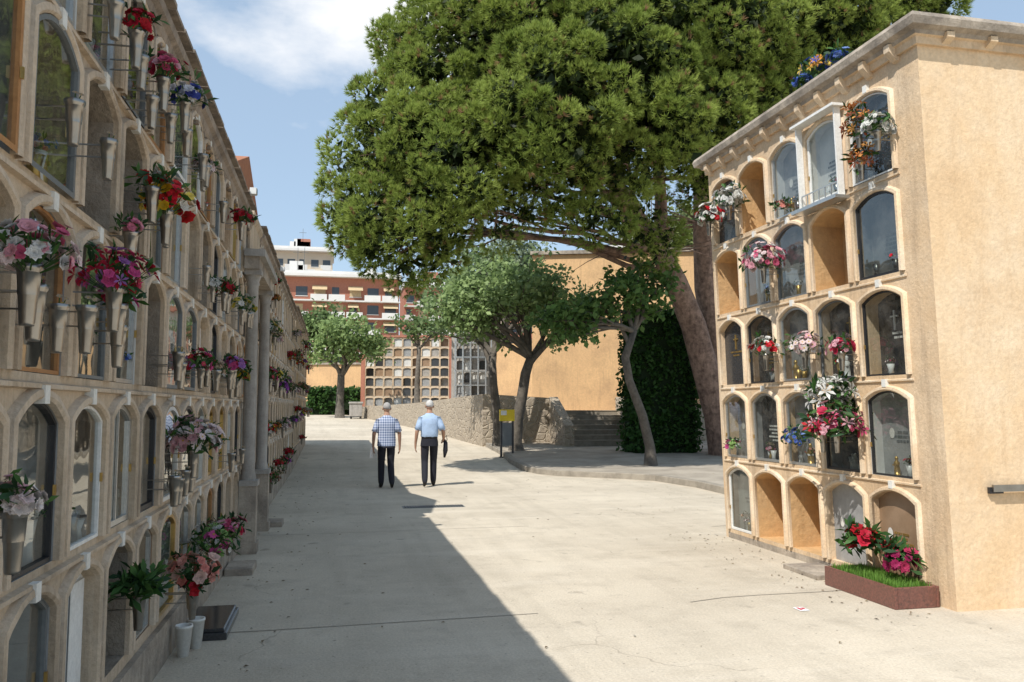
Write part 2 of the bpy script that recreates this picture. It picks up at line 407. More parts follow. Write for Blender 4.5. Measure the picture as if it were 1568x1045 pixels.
def build_niches(mb,s0,ncol,d,r,zrows,w,hh,rise,types,wall,mould,empt,depthg=.15,mo=.05,n0s=(-.006,.006,.024),items=.85):
    for ri,zb in enumerate(zrows):
        for k in range(ncol):
            sc=s0+k*d
            tp=types(k,ri)
            z0=zb+.045; zs=z0+hh-rise
            k_,slab,fm=tp
            jw=w*R.uniform(.965,1.0); jr=rise*R.uniform(.85,1.1)
            if k_=='empty':
                cell(mb,sc,zb,d,r,jw,z0,zs,jr,.34,wall,mould,empt,rev=empt,mo=mo)
            elif k_=='slab':
                cell(mb,sc,zb,d,r,jw,z0,zs,jr,.05,wall,mould,slab,mo=mo); slab_content(mb,sc,jw,z0,zs,jr,-.05,slab)
            elif k_=='white':
                cell(mb,sc,zb,d,r,jw,z0,zs,jr,.05,wall,mould,'white_paint',mo=mo)
                mb.box(sc-jw+.03,sc+jw-.03,-.048,-.035,z0+.03,zs,'white_paint')
                mb.box(sc-.004,sc+.004,-.034,-.03,z0+.03,zs,'iron_grey')
            else:
                dg=depthg*R.uniform(.7,1.3)
                cell(mb,sc,zb,d,r,jw,z0,zs,jr,dg,wall,mould,slab,rev=R.choice(['marble_white','marble_grey',wall,'marble_brown']),mo=mo)
                slab_content(mb,sc,jw,z0,zs,jr,-dg,slab)
                door(mb,sc,jw,z0,zs,jr,fm,'glass' if R.random()<.75 else 'glass_smoked',n0=R.choice(n0s),bar=R.random()<.12,fw=R.choice([.018,.024,.03]))
                if R.random()<items:
                    for q in range(R.randint(1,3)):
                        x=sc+R.uniform(-.17,.17); zz=z0; hh2=R.uniform(.09,.17)
                        if R.random()<.3: figurine(mb,x,-.065,zz,hh2*1.5,R.choice(['marble_white','brass','white_paint']))
                        else:
                            mb.lathe(x,-.065,[(0,zz+.002),(.028,zz+.002),(.022,zz+hh2*.5),(.035,zz+hh2),(.028,zz+hh2)],R.choice(['marble_white','steel_vase','brass','white_paint']),10)
                            if R.random()<.75: INNER.append((mb.T(x,-.065,zz+hh2+.03),R.uniform(.4,.65)))
            mb.box(sc-.026,sc+.026,.0,.036,zb+r-.055,zb+r+.012,'plaque')
INNER=[]
FR=['iron_black','alu','alu','iron_grey','white_paint','wood_orange','brass','iron_black']
SL=['marble_white','marble_grey','granite_black','marble_grey','marble_brown','granite_black','granite_black']

# ---- left walls
XL=-1.05
def mkT(off,zo=0): return lambda s,n,z:(XL+off+n,s,z+zo)
dL=.605;rL=.70; zL=[.27,.97,1.68,2.38,3.08]
spec={
 (0,3):('glass','marble_grey','iron_grey'),(1,3):('empty','',''),(2,3):('empty','',''),
 (0,2):('glass','marble_grey','wood_orange'),(1,2):('glass','marble_grey','iron_grey'),(2,2):('glass','granite_black','alu'),(3,2):('empty','',''),
 (0,1):('glass','marble_grey','iron_black'),(1,1):('glass','granite_black','white_paint'),(2,1):('glass','marble_white','alu'),(3,1):('glass','marble_brown','iron_black'),
 (0,0):('glass','marble_grey','iron_grey'),(1,0):('white','',''),(2,0):('empty','',''),(3,0):('glass','marble_white','alu'),
 (0,4):('glass','marble_white','alu'),(1,4):('glass','marble_grey','alu'),(2,4):('glass','granite_black','iron_grey')}
def rtype(k,ri):
    if (k,ri) in spec: return spec[(k,ri)]
    x=R.random()
    if x<.12: return ('empty','','')
    if x<.28: return ('slab',R.choice(SL),'')
    if x<.31: return ('white','','')
    return ('glass',R.choice(SL),R.choice(FR))
def left_section(name,ncol,y0c,zo,types=rtype):
    mb=MB(mkT(0,zo))
    build_niches(mb,y0c,ncol,dL,rL,zL,.252,.61,.085,types,'plaster_beige','moulding_beige','concrete_raw',mo=.046)
    s0=y0c-dL/2; s1=s0+ncol*dL
    mb.box(s0,s1,-.0,.035,-.4,.25,'coping_grey')
    mb.box(s0,s1,-.02,-.001,.24,.27,'plaster_beige')
    for z in zL[1:]:
        mb.prism([(0.0,z-.014),(.024,z-.009),(.024,z+.007),(0,z+.014)],s0,s1,'moulding_beige')
    mb.box(s0,s1,-2.3,-.45,-.4,3.80,'plaster_beige')
    mb.box(s0,s0+.002,-.45,0,-.4,3.8,'plaster_beige'); mb.box(s1-.002,s1,-.45,0,-.4,3.8,'plaster_beige')
    mb.prism([(-.45,3.78),(-.0,3.78),(.02,3.74),(.035,3.76),(.045,3.80),(.075,3.82),(.085,3.86),(.06,3.885),(-.3,3.95),(-2.4,4.1),(-2.4,3.8)],s0,s1,'cornice_brown')
    s=s0+.05
    while s<s1-.05:
        mb.box(s,s+.05,.0,.03,3.70,3.735,'cornice_brown'); s+=.15
    s=s0
    while s<s1-.1:
        mb.box(s+.002,s+.29,-.3,.095+R.uniform(-.008,.008),3.962,3.985+R.uniform(-.004,.006),'cornice_brown'); s+=.3
    return mb.obj(name)
left_section('niche_wall',20,3.26-8*dL,0,types=lambda k,ri:rtype(k-8,ri))
YA=3.26-8*dL-dL/2+20*dL
YB0=YA+1.3
left_section('niche_wall',17,YB0+dL/2,.10,types=lambda k,ri:rtype(k+100,ri))
YB1=YB0+17*dL
left_section('niche_wall',15,YB1+dL/2+.15,.28,types=lambda k,ri:rtype(k+100,ri))

# mausoleum bay between sections
mb=MB(mkT(0,0))
a,b=YA,YB0
mb.box(a+.002,b-.002,-2.3,-.35,-.3,3.9,'plaster_beige')
mb.box(a+.3,b-.3,-.348,-.33,0,2.6,'iron_black')
mb.box(a+.32,a+.62,-.328,-.31,.1,2.5,'iron_grey')
for yy in (a-.55,b-.14):
    mb.box(yy-.13,yy+.13,-.33 if yy>a else .036,.24,-.2,.12,'coping_grey')
    mb.box(yy-.11,yy+.11,.036,.22,.12,.74,'coping_grey')
    mb.box(yy-.125,yy+.125,.036,.235,.74,.80,'column_stone')
    mb.lathe(yy,.12,[(.085,.80),(.085,.84),(.075,.88),(.072,.9),(.073,1.6),(.062,2.98),(.075,3.0),(.068,3.03),(.095,3.1)],'column_stone',20)
    mb.box(yy-.11,yy+.11,.036,.22,3.10,3.16,'column_stone')
mb.box(a-.7,b+.02,.036,.2,3.16,3.30,'coping_grey')
mb.box(a-.74,b+.06,.036,.26,3.30,3.38,'column_stone')
mb.prism([(-.35,3.42),(.02,3.42),(.02,3.9),(.06,3.95),(.06,4.0),(-.35,4.0)],a+.01,b-.01,'plaster_beige')
mb.obj('mausoleum_portico')
mb=MB()
mb.box(-3.6,-1.35,a+.2,b+1.5,3.3,4.62,'brick_red')
mb.add([(-3.8,a+.05,4.6),(-1.22,a+.05,4.6),(-1.22,b+1.65,4.6),(-3.8,b+1.65,4.6),(-3.8,(a+b)/2+.85,5.1),(-1.22,(a+b)/2+.85,5.1),],[(0,1,5,4),(3,2,5,4),(0,3,4),(1,2,5),(0,1,2,3)],'roof_tile')
mb.obj('tiled_roof_chapel')
for yy in (9.3,14.5):
    mb=MB(); mb.box(-.99,-.90,yy-.01,yy+.01,3.98,4.0,'iron_grey'); mb.box(-.95,-.88,yy-.045,yy+.045,3.95,4.02,'white_paint'); mb.box(-.879,-.875,yy-.04,yy+.04,3.955,4.015,'window_dark'); mb.obj('floodlight')

# ---- right wall
XR=4.82
TR=lambda s,n,z:(XR-n-.033*z,s,z)
dR=.705;rR=.885; zR=[.07,.955,1.84,2.725,3.61]
specR={
 (0,0):('slab','marble_brown',''),(1,0):('slab','marble_grey',''),(2,0):('empty','',''),(3,0):('empty','',''),(4,0):('glass','marble_white','white_paint'),
 (0,1):('glass','marble_grey','iron_black'),(1,1):('glass','granite_black','iron_black'),(2,1):('glass','marble_grey','alu'),(3,1):('glass','granite_black','alu'),(4,1):('glass','marble_grey','alu'),
 (0,2):('glass','granite_black','iron_black'),(1,2):('glass','granite_black','iron_grey'),(2,2):('glass','marble_grey','alu'),(3,2):('glass','granite_black','iron_black'),(4,2):('slab','granite_black','alu'),
 (0,3):('glass','marble_grey','iron_black'),(1,3):('empty','',''),(2,3):('glass','marble_grey','iron_grey'),(3,3):('glass','marble_grey','iron_grey'),(4,3):('empty','',''),
 (0,4):('glass','granite_black','white_paint'),(1,4):('glass','marble_white','white_paint'),(2,4):('glass','marble_grey','alu'),(3,4):('empty','',''),(4,4):('slab','granite_black','')}
mb=MB(TR)
build_niches(mb,6.37,5,dR,rR,zR,.292,.765,.10,lambda k,ri:specR[(k,ri)],'plaster_ochre','moulding_ochre','concrete_ochre',depthg=.14,mo=.05,n0s=(-.004,.006),items=1)
s0=6.37-dR/2; s1=s0+5*dR
yn=5.71; yf=s1+.06
mb.box(s0,s1,-.03,.0,-.2,.07,'coping_grey')
mb.add([(yn,0,-.2),(s0,0,-.2),(s0,0,4.6),(yn,0,4.6)],[(0,1,2,3)],'plaster_ochre')
mb.add([(yf,0,-.2),(s1,0,-.2),(s1,0,4.6),(yf,0,4.6)],[(0,1,2,3)],'plaster_ochre')
mb.add([(s0,0,4.495),(s1,0,4.495),(s1,0,4.6),(s0,0,4.6)],[(0,1,2,3)],'plaster_ochre')
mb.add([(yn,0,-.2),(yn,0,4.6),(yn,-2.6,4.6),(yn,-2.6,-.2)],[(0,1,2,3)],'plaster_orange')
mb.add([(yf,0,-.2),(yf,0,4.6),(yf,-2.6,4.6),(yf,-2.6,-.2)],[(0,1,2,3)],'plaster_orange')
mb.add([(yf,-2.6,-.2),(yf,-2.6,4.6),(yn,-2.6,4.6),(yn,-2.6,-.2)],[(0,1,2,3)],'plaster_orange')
mb.box(s0,s1,-2.58,-.40,-.2,4.58,'plaster_ochre')
def ring(o0,z0,o1,z1,mn):
    A=[(yn-o0,o0),(yf+o0,o0),(yf+o0,-2.6-o0),(yn-o0,-2.6-o0)]
    B=[(yn-o1,o1),(yf+o1,o1),(yf+o1,-2.6-o1),(yn-o1,-2.6-o1)]
    mb.add([(p[0],p[1],z0) for p in A]+[(p[0],p[1],z1) for p in B],[(i,(i+1)%4,4+(i+1)%4,4+i) for i in range(4)],mn)
prof=[(0,4.60),(.03,4.60),(.035,4.66),(.06,4.67),(.075,4.70),(.13,4.72),(.145,4.78),(.125,4.82),(-.2,4.9)]
for p,q in zip(prof[:-1],prof[1:]): ring(p[0],p[1],q[0],q[1],'coping_grey' if q[1]>4.69 else 'plaster_ochre')
mb.add([(yn+.2,-.2,4.9),(yf-.2,-.2,4.9),(yf-.2,-2.4,4.9),(yn+.2,-2.4,4.9)],[(0,1,2,3)],'coping_grey')
s=yn+.25
while s<yf-.1:
    mb.prism([(.0,4.55),(.03,4.56),(.1,4.63),(.1,4.695),(0,4.695)],s-.035,s+.035,'moulding_ochre'); s+=.3525
n_=.25
while n_<2.5:
    mb.add([(yn,-n_-.035,4.60),(yn,-n_+.035,4.60),(yn-.1,-n_+.035,4.65),(yn-.1,-n_-.035,4.65),(yn-.1,-n_+.035,4.695),(yn-.1,-n_-.035,4.695),(yn,-n_-.035,4.695),(yn,-n_+.035,4.695)],[(0,1,2,3),(3,2,4,5),(0,3,5,6),(1,2,4,7)],'moulding_ochre'); n_+=.42
for z in zR[1:]:
    mb.prism([(0,z-.012),(.014,z-.008),(.014,z+.006),(0,z+.012)],s0,s1,'moulding_ochre')
rw=mb.obj('niche_wall')
mb=MB()
mb.box(5.16,5.9,5.655,5.675,.93,.985,'steel_vase'); mb.box(5.14,5.27,5.675,5.70,.915,.965,'iron_black')
mb.box(5.86,5.9,5.675,5.709,.93,.98,'iron_grey')
mb.obj('gate_latch_bar')
mb=MB(TR)
sc=6.37+dR; zb=zR[4]
for (a0,a1,c0,c1) in ((sc-.335,sc-.315,zb-.02,zb+.84),(sc+.315,sc+.335,zb-.02,zb+.84)):
    mb.box(a0,a1,.035,.10,c0,c1,'white_paint')
mb.box(sc-.37,sc+.37,.02,.14,zb+.84,zb+.865,'white_paint'); mb.box(sc-.38,sc+.38,.02,.17,zb-.05,zb-.02,'alu')
mb.box(sc-.33,sc+.33,.04,.09,zb-.0,zb+.02,'alu')
for i in range(7): mb.box(sc-.3+i*.1,sc-.292+i*.1,.08,.09,zb+.02,zb+.12,'alu')
mb.box(sc-.3,sc+.3,.078,.092,zb+.12,zb+.13,'alu')
mb.obj('aluminium_niche_canopy')
mb=MB()
mb.box(4.38,4.41,5.86,6.82,0,.17,'granite_red');mb.box(4.76,4.79,5.86,6.82,0,.17,'granite_red')
mb.box(4.41,4.76,5.86,5.89,0,.17,'granite_red');mb.box(4.41,4.76,6.79,6.82,0,.17,'granite_red')
mb.box(4.412,4.758,5.892,6.788,.0,.14,'soil')
planter=mb.obj('granite_planter',bevel=.006)
mb=MB(); mb.box(4.42,4.81,7.0,7.6,-.01,.045,'coping_grey'); mb.obj('stone_slab',bevel=.008)
mb=MB(); mb.box(-1.0,-.70,6.1,6.85,0,.05,'granite_black'); mb.box(-1.0,-.72,6.12,6.83,.05,.075,'granite_black'); mb.obj('granite_slab',bevel=.006)
mb=MB(); mb.box(-1.0,-.74,8.35,8.8,-.01,.07,'coping_grey'); mb.obj('stone_slab',bevel=.01)
mb=MB(); mb.box(-1.0,-.66,11.6,12.0,-.01,.07,'coping_grey'); mb.obj('stone_slab',bevel=.01)
mb=MB(); 
mb.box(3.62,3.70,5.98,6.09,.004,.007,'paper'); mb.box(3.635,3.655,6.0,6.07,.008,.009,'red_ink'); mb.box(3.665,3.69,6.02,6.06,.008,.009,'red_ink')
o=mb.obj('paper_card')

# ------------------------------------------------------------------ flowers
PAL={
 'pinkwhite':[(.72,.70,.66),(.75,.35,.40),(.78,.62,.60),(.65,.12,.22)],
 'redlilac':[(.55,.02,.05),(.62,.08,.25),(.42,.18,.5),(.60,.05,.12)],
 'yelredwhite':[(.75,.45,.02),(.60,.02,.02),(.75,.72,.66),(.70,.02,.04),(.78,.60,.1)],
 'red':[(.50,.01,.02),(.58,.02,.05),(.42,.01,.02)],
 'pinkred':[(.65,.1,.2),(.55,.03,.08),(.75,.4,.45)],
 'whiteblue':[(.75,.74,.72),(.75,.74,.72),(.06,.08,.35),(.7,.7,.75)],
 'pink':[(.72,.30,.36),(.75,.45,.5),(.7,.2,.3)],
 'palepink':[(.76,.60,.58),(.74,.42,.45),(.78,.7,.66)],
 'peach':[(.75,.35,.28),(.72,.25,.2),(.75,.5,.42)],
 'whitepinkgreen':[(.75,.73,.68),(.65,.1,.3),(.25,.4,.12)],
 'redyel':[(.6,.02,.02),(.78,.5,.02)],
 'purple':[(.25,.06,.35),(.4,.1,.45)],
 'white':[(.78,.77,.72),(.74,.73,.66)],
 'whitered':[(.78,.77,.72),(.74,.73,.66),(.6,.02,.03)],
 'whiteyel':[(.78,.76,.7),(.76,.6,.1)],
 'blue':[(.08,.15,.5),(.2,.3,.6)],
 'orangebrown':[(.60,.2,.05),(.3,.08,.03),(.7,.35,.1)],
 'orangeblue':[(.78,.35,.05),(.05,.1,.45),(.75,.55,.1)],
 'magenta':[(.35,.02,.10),(.5,.04,.12)],
 'dry':[(.4,.3,.2),(.5,.35,.25)],
}
def petals(V,F,C,c,nrm,s,col,kind):
    nrm=nrm.normalized(); x=nrm.orthogonal().normalized(); y=nrm.cross(x)
    rings={'rose':[(5,.25,.45,.9),(6,.6,.75,.75),(7,1.0,1.0,.35)],'daisy':[(11,1.0,.5,.15)],'lily':[(6,1.5,.5,.6)],'carn':[(6,.4,.6,1.),(8,.75,.7,.7),(9,1.0,.7,.3)],'leaf':[(1,1.6,.5,.5)]}[kind]
    for (n,ra,wd,lift) in rings:
        ph=R.uniform(0,6.28)
        for i in range(n):
            a=ph+2*math.pi*i/n+R.uniform(-.15,.15)
            d=x*math.cos(a)+y*math.sin(a); tt=-x*math.sin(a)+y*math.cos(a)
            L=s*ra*R.uniform(.85,1.1); w=s*wd*.5
            b=c; l=c+d*L*.6+tt*w+nrm*L*lift*.5; r_=c+d*L*.6-tt*w+nrm*L*lift*.5
            tip=c+d*L+nrm*L*(lift*.6 if kind!='lily' else .25)
            o=len(V); V+= [b,l,tip,r_]; F.append((o,o+1,o+2,o+3))
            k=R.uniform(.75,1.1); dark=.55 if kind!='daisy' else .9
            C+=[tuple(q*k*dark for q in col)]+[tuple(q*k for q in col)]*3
    if kind=='daisy':
        o=len(V); q=s*.22
        V+=[c+x*q+nrm*q*.4,c+y*q+nrm*q*.4,c-x*q+nrm*q*.4,c-y*q+nrm*q*.4]; F.append((o,o+1,o+2,o+3)); C+=[(.6,.4,.05)]*4
def bouquet_mesh(name,pal,rad,n,kinds=('rose','carn'),bs=.035,vase=True,leaves=20,flat=.75,vh=.18):
    V=[];F=[];C=[]
    z0=vh+rad*.35 if vase else 0
    asx,asy=R.uniform(.8,1.15),R.uniform(.85,1.2)
    for i in range(n):
        a=R.uniform(0,6.283); u=R.uniform(-.45,1)
        q=math.sqrt(max(0,1-u*u))
        d=Vector((q*math.cos(a)*asx,q*math.sin(a)*asy,u))
        rr=rad*R.uniform(.6,1.12)
        c=Vector((d.x*rr,d.y*rr,z0+d.z*rr*flat))
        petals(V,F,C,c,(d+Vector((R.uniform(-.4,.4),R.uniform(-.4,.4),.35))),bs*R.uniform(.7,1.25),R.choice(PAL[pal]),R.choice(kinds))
        o=len(V); b=Vector((0,0,vh*.8 if vase else -rad*.5)); ww=Vector((.002,.001,0)); V+=[b+ww,b-ww,c-ww,c+ww]; F.append((o,o+1,o+2,o+3)); C+=[(.05,.11,.03)]*4
    for i in range(leaves):
        a=R.uniform(0,6.283); u=R.uniform(-.6,.9); q=math.sqrt(max(0,1-u*u)); d=Vector((q*math.cos(a),q*math.sin(a),u))
        rr=rad*R.uniform(.5,1.1); c=Vector((d.x*rr,d.y*rr,z0+d.z*rr*flat))
        gcol=R.choice([(.04,.11,.02),(.07,.16,.04),(.03,.08,.03)])
        for _ in range(2): petals(V,F,C,c,Vector((R.uniform(-1,1),R.uniform(-1,1),R.uniform(.2,1))),bs*1.5,gcol,'leaf')
    me=cloud_mesh(name,[tuple(v) for v in V],F,C,'petal')
    if vase:
        bm=bmesh.new(); bm.from_mesh(me)
        me.materials.append(MATS['steel_vase'])
        prof=[(.0,0),(.019,0),(.021,.008),(.031,vh*.86),(.038,vh*.92),(.04,vh),(.034,vh),(.028,vh*.5)]; seg=14; rows=[]
        for r,z in prof: rows.append([bm.verts.new((max(r,.0005)*math.cos(2*math.pi*i/seg),max(r,.0005)*math.sin(2*math.pi*i/seg),z)) for i in range(seg)])
        for j in range(len(rows)-1):
            for i in range(seg):
                f=bm.faces.new((rows[j][i],rows[j][(i+1)%seg],rows[j+1][(i+1)%seg],rows[j+1][i])); f.material_index=1; f.smooth=True
        for z in (vh*.55,vh*.85):
            vs=[bm.verts.new(p) for p in ((-.16,-.004,z),(-.16,.004,z),(-.03,.004,z),(-.03,-.004,z),(-.16,-.004,z+.006),(-.16,.004,z+.006),(-.03,.004,z+.006),(-.03,-.004,z+.006))]
            for f in ((0,1,2,3),(4,5,6,7),(0,3,7,4),(1,2,6,5)): bm.faces.new([vs[i] for i in f]).material_index=1
        bm.to_mesh(me); bm.free()
    return me
def place(me,loc,rotz=0,sc=1,name='flower_vase',tilt=0):
    o=bpy.data.objects.new(name,me); link(o); o.location=loc; o.rotation_euler=(0,tilt,rotz); o.scale=(sc,sc,sc); return o
def fv(pal,x,y,z,rad,n,kinds=('rose','carn'),bs=.035,rotz=0,leaves=20,flat=.8,name='flower_vase',vase=True):
    me=bouquet_mesh('flowers_'+pal,pal,rad,n,kinds,bs,vase,leaves,flat)
    zz=z-(.18+rad*.35) if vase else z
    return place(me,(x,y,zz),rotz,1,name)
XF=-.90
fv('pinkwhite',-.88,2.62,2.06,.12,62,bs=.024)
fv('redlilac',-.87,3.52,2.13,.135,50,('rose','lily'),.028,leaves=34)
fv('redlilac',-.90,3.72,2.06,.06,8,('rose','lily'),.03,leaves=20)
fv('yelredwhite',-.86,4.42,2.66,.14,50,('rose','carn','daisy'),.034)
fv('yelredwhite',-.90,4.28,2.72,.08,14,('rose','carn'),.03)
fv('red',-.90,3.85,3.33,.085,26,('carn',),.028)
fv('pinkred',-.90,4.45,3.36,.11,30,('carn','rose'),.028)
fv('whiteblue',-.88,4.95,3.42,.11,30,('carn','rose'),.03)
fv('palepink',-.88,5.6,1.40,.19,110,('rose','carn','daisy'),.034,leaves=45)
fv('palepink',-.88,2.6,1.34,.075,34,('carn',),.024)
fv('peach',-.86,5.55,.58,.15,55,('rose',),.036,leaves=30)
fv('red',-.84,5.5,.50,.07,14,('rose',),.03)
fv('whitepinkgreen',-.86,6.5,.60,.18,60,('rose','daisy','lily'),.034,leaves=60)
fv('pinkred',-.84,7.3,.60,.13,40,('rose','carn'),.034,leaves=30)
fv('redyel',-.88,7.9,1.92,.12,34,('rose',),.034)
fv('redlilac',-.88,7.6,1.98,.10,24,('rose','carn'),.034)
fv('purple',-.86,13.8,2.0,.16,50,('rose','carn'),.04)
fv('whiteyel',-.86,13.0,2.1,.12,30,('daisy','carn'),.04)
fv('pink',-.95,4.1,2.45,.06,18,('carn',),.022)
VE=bouquet_mesh('vase_m','dry',.04,2,('daisy',),.015,True,0)
for (y,z,s) in ((3.08,2.52,.9),(3.45,2.50,.9),(2.70,1.80,.95),(3.3,1.80,1.),(3.75,1.77,1.),(4.05,3.1,.9),(4.25,2.98,.9),(5.5,1.05,.9),(5.75,1.05,.9),(3.55,3.12,.9),(4.7,3.05,.9),(2.95,1.78,.9),(4.6,2.45,.9),(5.1,3.1,.9),(6.2,1.75,.9)):
    place(VE,(XF+R.uniform(-.02,.02),y,z),R.uniform(-.1,.1),s,'metal_vase')
pool=[bouquet_mesh('fl_%d'%i,p,R.uniform(.08,.15),R.randint(22,50),('rose','carn','daisy') if i%2 else ('rose','lily'),.034,True,30) for i,p in enumerate(['palepink','red','whitered','yelredwhite','palepink','purple','white','redlilac','peach','whiteyel','orangebrown','dry','white','dry'])]
def randrow(y0,y1,zo,n):
    for i in range(n):
        y=R.uniform(y0,y1); ri=R.choice([0,1,1,2,2,2,3,3,4]); place(R.choice(pool),(XL+R.uniform(.10,.18),y,zL[ri]+zo+R.uniform(-.02,.12)),R.uniform(-.3,.3),R.uniform(.6,1.1))
randrow(6.0,8.6,0,10); randrow(YB0,YB1,.1,40); randrow(YB1,YB1+9,.28,36)
for i in range(16): place(VE,(XF,R.uniform(5,9.5),zL[R.randint(1,4)]+R.uniform(0,.1)),0,R.uniform(.8,1),'metal_vase')
ipool=[bouquet_mesh('in_%d'%i,p,.09,16,('rose','carn'),.028,False,14) for i,p in enumerate(['pinkwhite','red','white','yelredwhite','pink','blue','peach','dry','dry'])]
for (p,s) in INNER: place(R.choice(ipool),p,R.uniform(0,6),s,'flower_bunch')
def xr(z,off=.17): return XR-.033*z-off
fv('white',xr(1.6,.2),6.95,1.72,.22,34,('lily',),.06,rotz=math.pi,leaves=30)
fv('pinkred',xr(1.4,.2),6.85,1.45,.25,60,('rose','lily'),.05,rotz=math.pi,leaves=80)
fv('whitered',xr(1.4,.22),7.05,1.42,.18,30,('lily','rose'),.05,rotz=math.pi,leaves=30)
fv('whitered',xr(2.2),8.1,2.24,.16,46,('carn','rose'),.036,rotz=math.pi)
fv('palepink',xr(2.2),7.35,2.22,.16,50,('daisy','carn'),.036,rotz=math.pi)
fv('pinkred',xr(2.1),6.75,2.16,.12,34,('carn','rose'),.034,rotz=math.pi)
fv('pinkwhite',xr(3.2,.2),8.0,3.2,.22,110,('rose','carn'),.038,rotz=math.pi)
fv('white',xr(4.1),8.75,4.06,.20,70,('carn','rose'),.045,rotz=math.pi)
fv('whitered',xr(4.0),9.3,3.98,.19,60,('carn','rose'),.045,rotz=math.pi)
fv('orangebrown',xr(4.0),6.3,4.12,.13,40,('lily','leaf'),.04,rotz=math.pi,flat=1.5)
fv('white',xr(4.0),6.05,4.02,.13,34,('rose','carn'),.04,rotz=math.pi)
fv('orangebrown',xr(4.0,.12),6.35,3.84,.10,26,('lily','leaf'),.04,rotz=math.pi,flat=1.5)
fv('orangeblue',xr(4.8,.0),7.1,4.98,.15,34,('lily','carn'),.045,rotz=math.pi,name='flower_bunch',vase=False,flat=.6)
fv('blue',xr(4.8,.0),7.35,4.96,.09,16,('carn',),.045,rotz=math.pi,name='flower_bunch',vase=False,flat=.6)
fv('blue',xr(4.8,-.03),6.8,4.98,.10,20,('carn',),.045,rotz=math.pi,name='flower_bunch',vase=False,flat=.6)
fv('blue',xr(1.2,.03),7.85,1.28,.14,36,('daisy','carn'),.03,rotz=math.pi,name='flower_bunch',vase=False)
fv('whitepinkgreen',xr(1.1,.05),9.2,1.16,.08,20,('rose',),.03,rotz=math.pi,name='flower_bunch',vase=False)
fv('peach',xr(3.9,.06),7.8,3.75,.08,20,('rose',),.03,rotz=math.pi,name='flower_bunch',vase=False)
fv('red',4.55,6.5,.44,.15,26,('rose','carn'),.055,name='potted_flowers',vase=False,leaves=60)
fv('magenta',4.62,6.08,.34,.12,26,('rose','carn'),.05,name='potted_flowers',vase=False,leaves=40)
fv('red',4.62,6.2,.42,.07,10,('rose','carn'),.05,name='potted_flowers',vase=False,leaves=20)
V=[];F=[];C=[]
for i in range(3600):
    x=R.uniform(4.42,4.75); y=R.uniform(5.9,6.78); a=R.uniform(0,6.28); h=R.uniform(.02,.08); l=R.uniform(-.03,.03)
    o=len(V); V+=[(x-.005*math.cos(a),y-.005*math.sin(a),.138),(x+.005*math.cos(a),y+.005*math.sin(a),.138),(x+l,y+l*.7,.14+h)]; F.append((o,o+1,o+2)); k=R.uniform(.6,1.3); C+=[(.18*k,.34*k,.06*k)]*3
link(bpy.data.objects.new('planter_grass',cloud_mesh('planter_grass',V,F,C,'leaf')))
for (y,x) in ((5.78,-.93),(5.95,-.88)):
    mb=MB(); mb.lathe(0,0,[(.0005,.0),(.03,0),(.045,.12),(.048,.12),(.048,.13),(.04,.13),(.03,.03)],'white_paint'); o=mb.obj('flower_pot'); o.location=(x,y,.0); o.scale=(1.2,1.2,1.5)
fv('whitepinkgreen',-.93,4.45,.72,.10,4,('leaf',),.04,leaves=90,name='potted_plant')

# ------------------------------------------------------------------ stone walls, terrace, steps
mb=MB()
def seg(p,q,th,zb0,zb1,zt0,zt1,mn='rubble_stone'):
    (x0,y0),(x1,y1)=p,q; L=math.hypot(x1-x0,y1-y0); nx,ny=-(y1-y0)/L*th,(x1-x0)/L*th
    vs=[(x0,y0,zb0),(x1,y1,zb1),(x1-nx,y1-ny,zb1),(x0-nx,y0-ny,zb0),(x0,y0,zt0),(x1,y1,zt1),(x1-nx,y1-ny,zt1),(x0-nx,y0-ny,zt0)]
    mb.add(vs,[(0,1,5,4),(1,2,6,5),(2,3,7,6),(3,0,4,7),(4,5,6,7)],mn)
pl=[((5.2,29.0),2.10),((4.75,34),2.0),((4.07,41),1.86),((2.9,49),1.75),((1.4,57),1.66)]
for (p,z),(q,z2) in zip(pl[:-1],pl[1:]): seg(p,q,.35,-.2,-.2,z,z2)
mb.obj('stone_retaining_wall')
mb=MB()
seg((8.0,29.0),(5.2,29.0),.35,-.2,-.2,1.95,2.1)
seg((20,29.0),(10.5,29.0),.35,-.2,-.2,1.7,1.7)
mb.obj('stone_retaining_wall')
mb=MB()
mb.add([(5.2,29.3,1.5),(4.75+.3,34,1.5),(4.07+.3,41,1.5),(2.9+.3,49,1.5),(1.7,57,1.5),(-1,64,1.5),(-4,110,1.5),(70,110,1.5),(70,29.3,1.5)],[tuple(range(9))],'terrace_ground')
mb.obj('terrace_ground')
mb=MB()
for i in range(7):
    z0=.18+.125+i*.17; y0=27+i*.3
    mb.box(8.0,10.2,y0,y0+.34,0.0,z0+.17,'kerb_stone')
    mb.box(7.99,10.21,y0-.02,y0+.3,z0+.171,z0+.19,'island_paving')
for x0 in (7.65,10.2):
    mb.add([(x0,26.9,0),(x0+.33,26.9,0),(x0+.33,29.0,0),(x0,29.0,0),(x0,26.9,1.0),(x0+.33,26.9,1.0),(x0+.33,29.0,2.0),(x0,29.0,2.0)],[(0,1,5,4),(1,2,6,5),(2,3,7,6),(3,0,4,7),(4,5,6,7)],'rubble_stone')
mb.obj('stone_steps')
mb=MB()
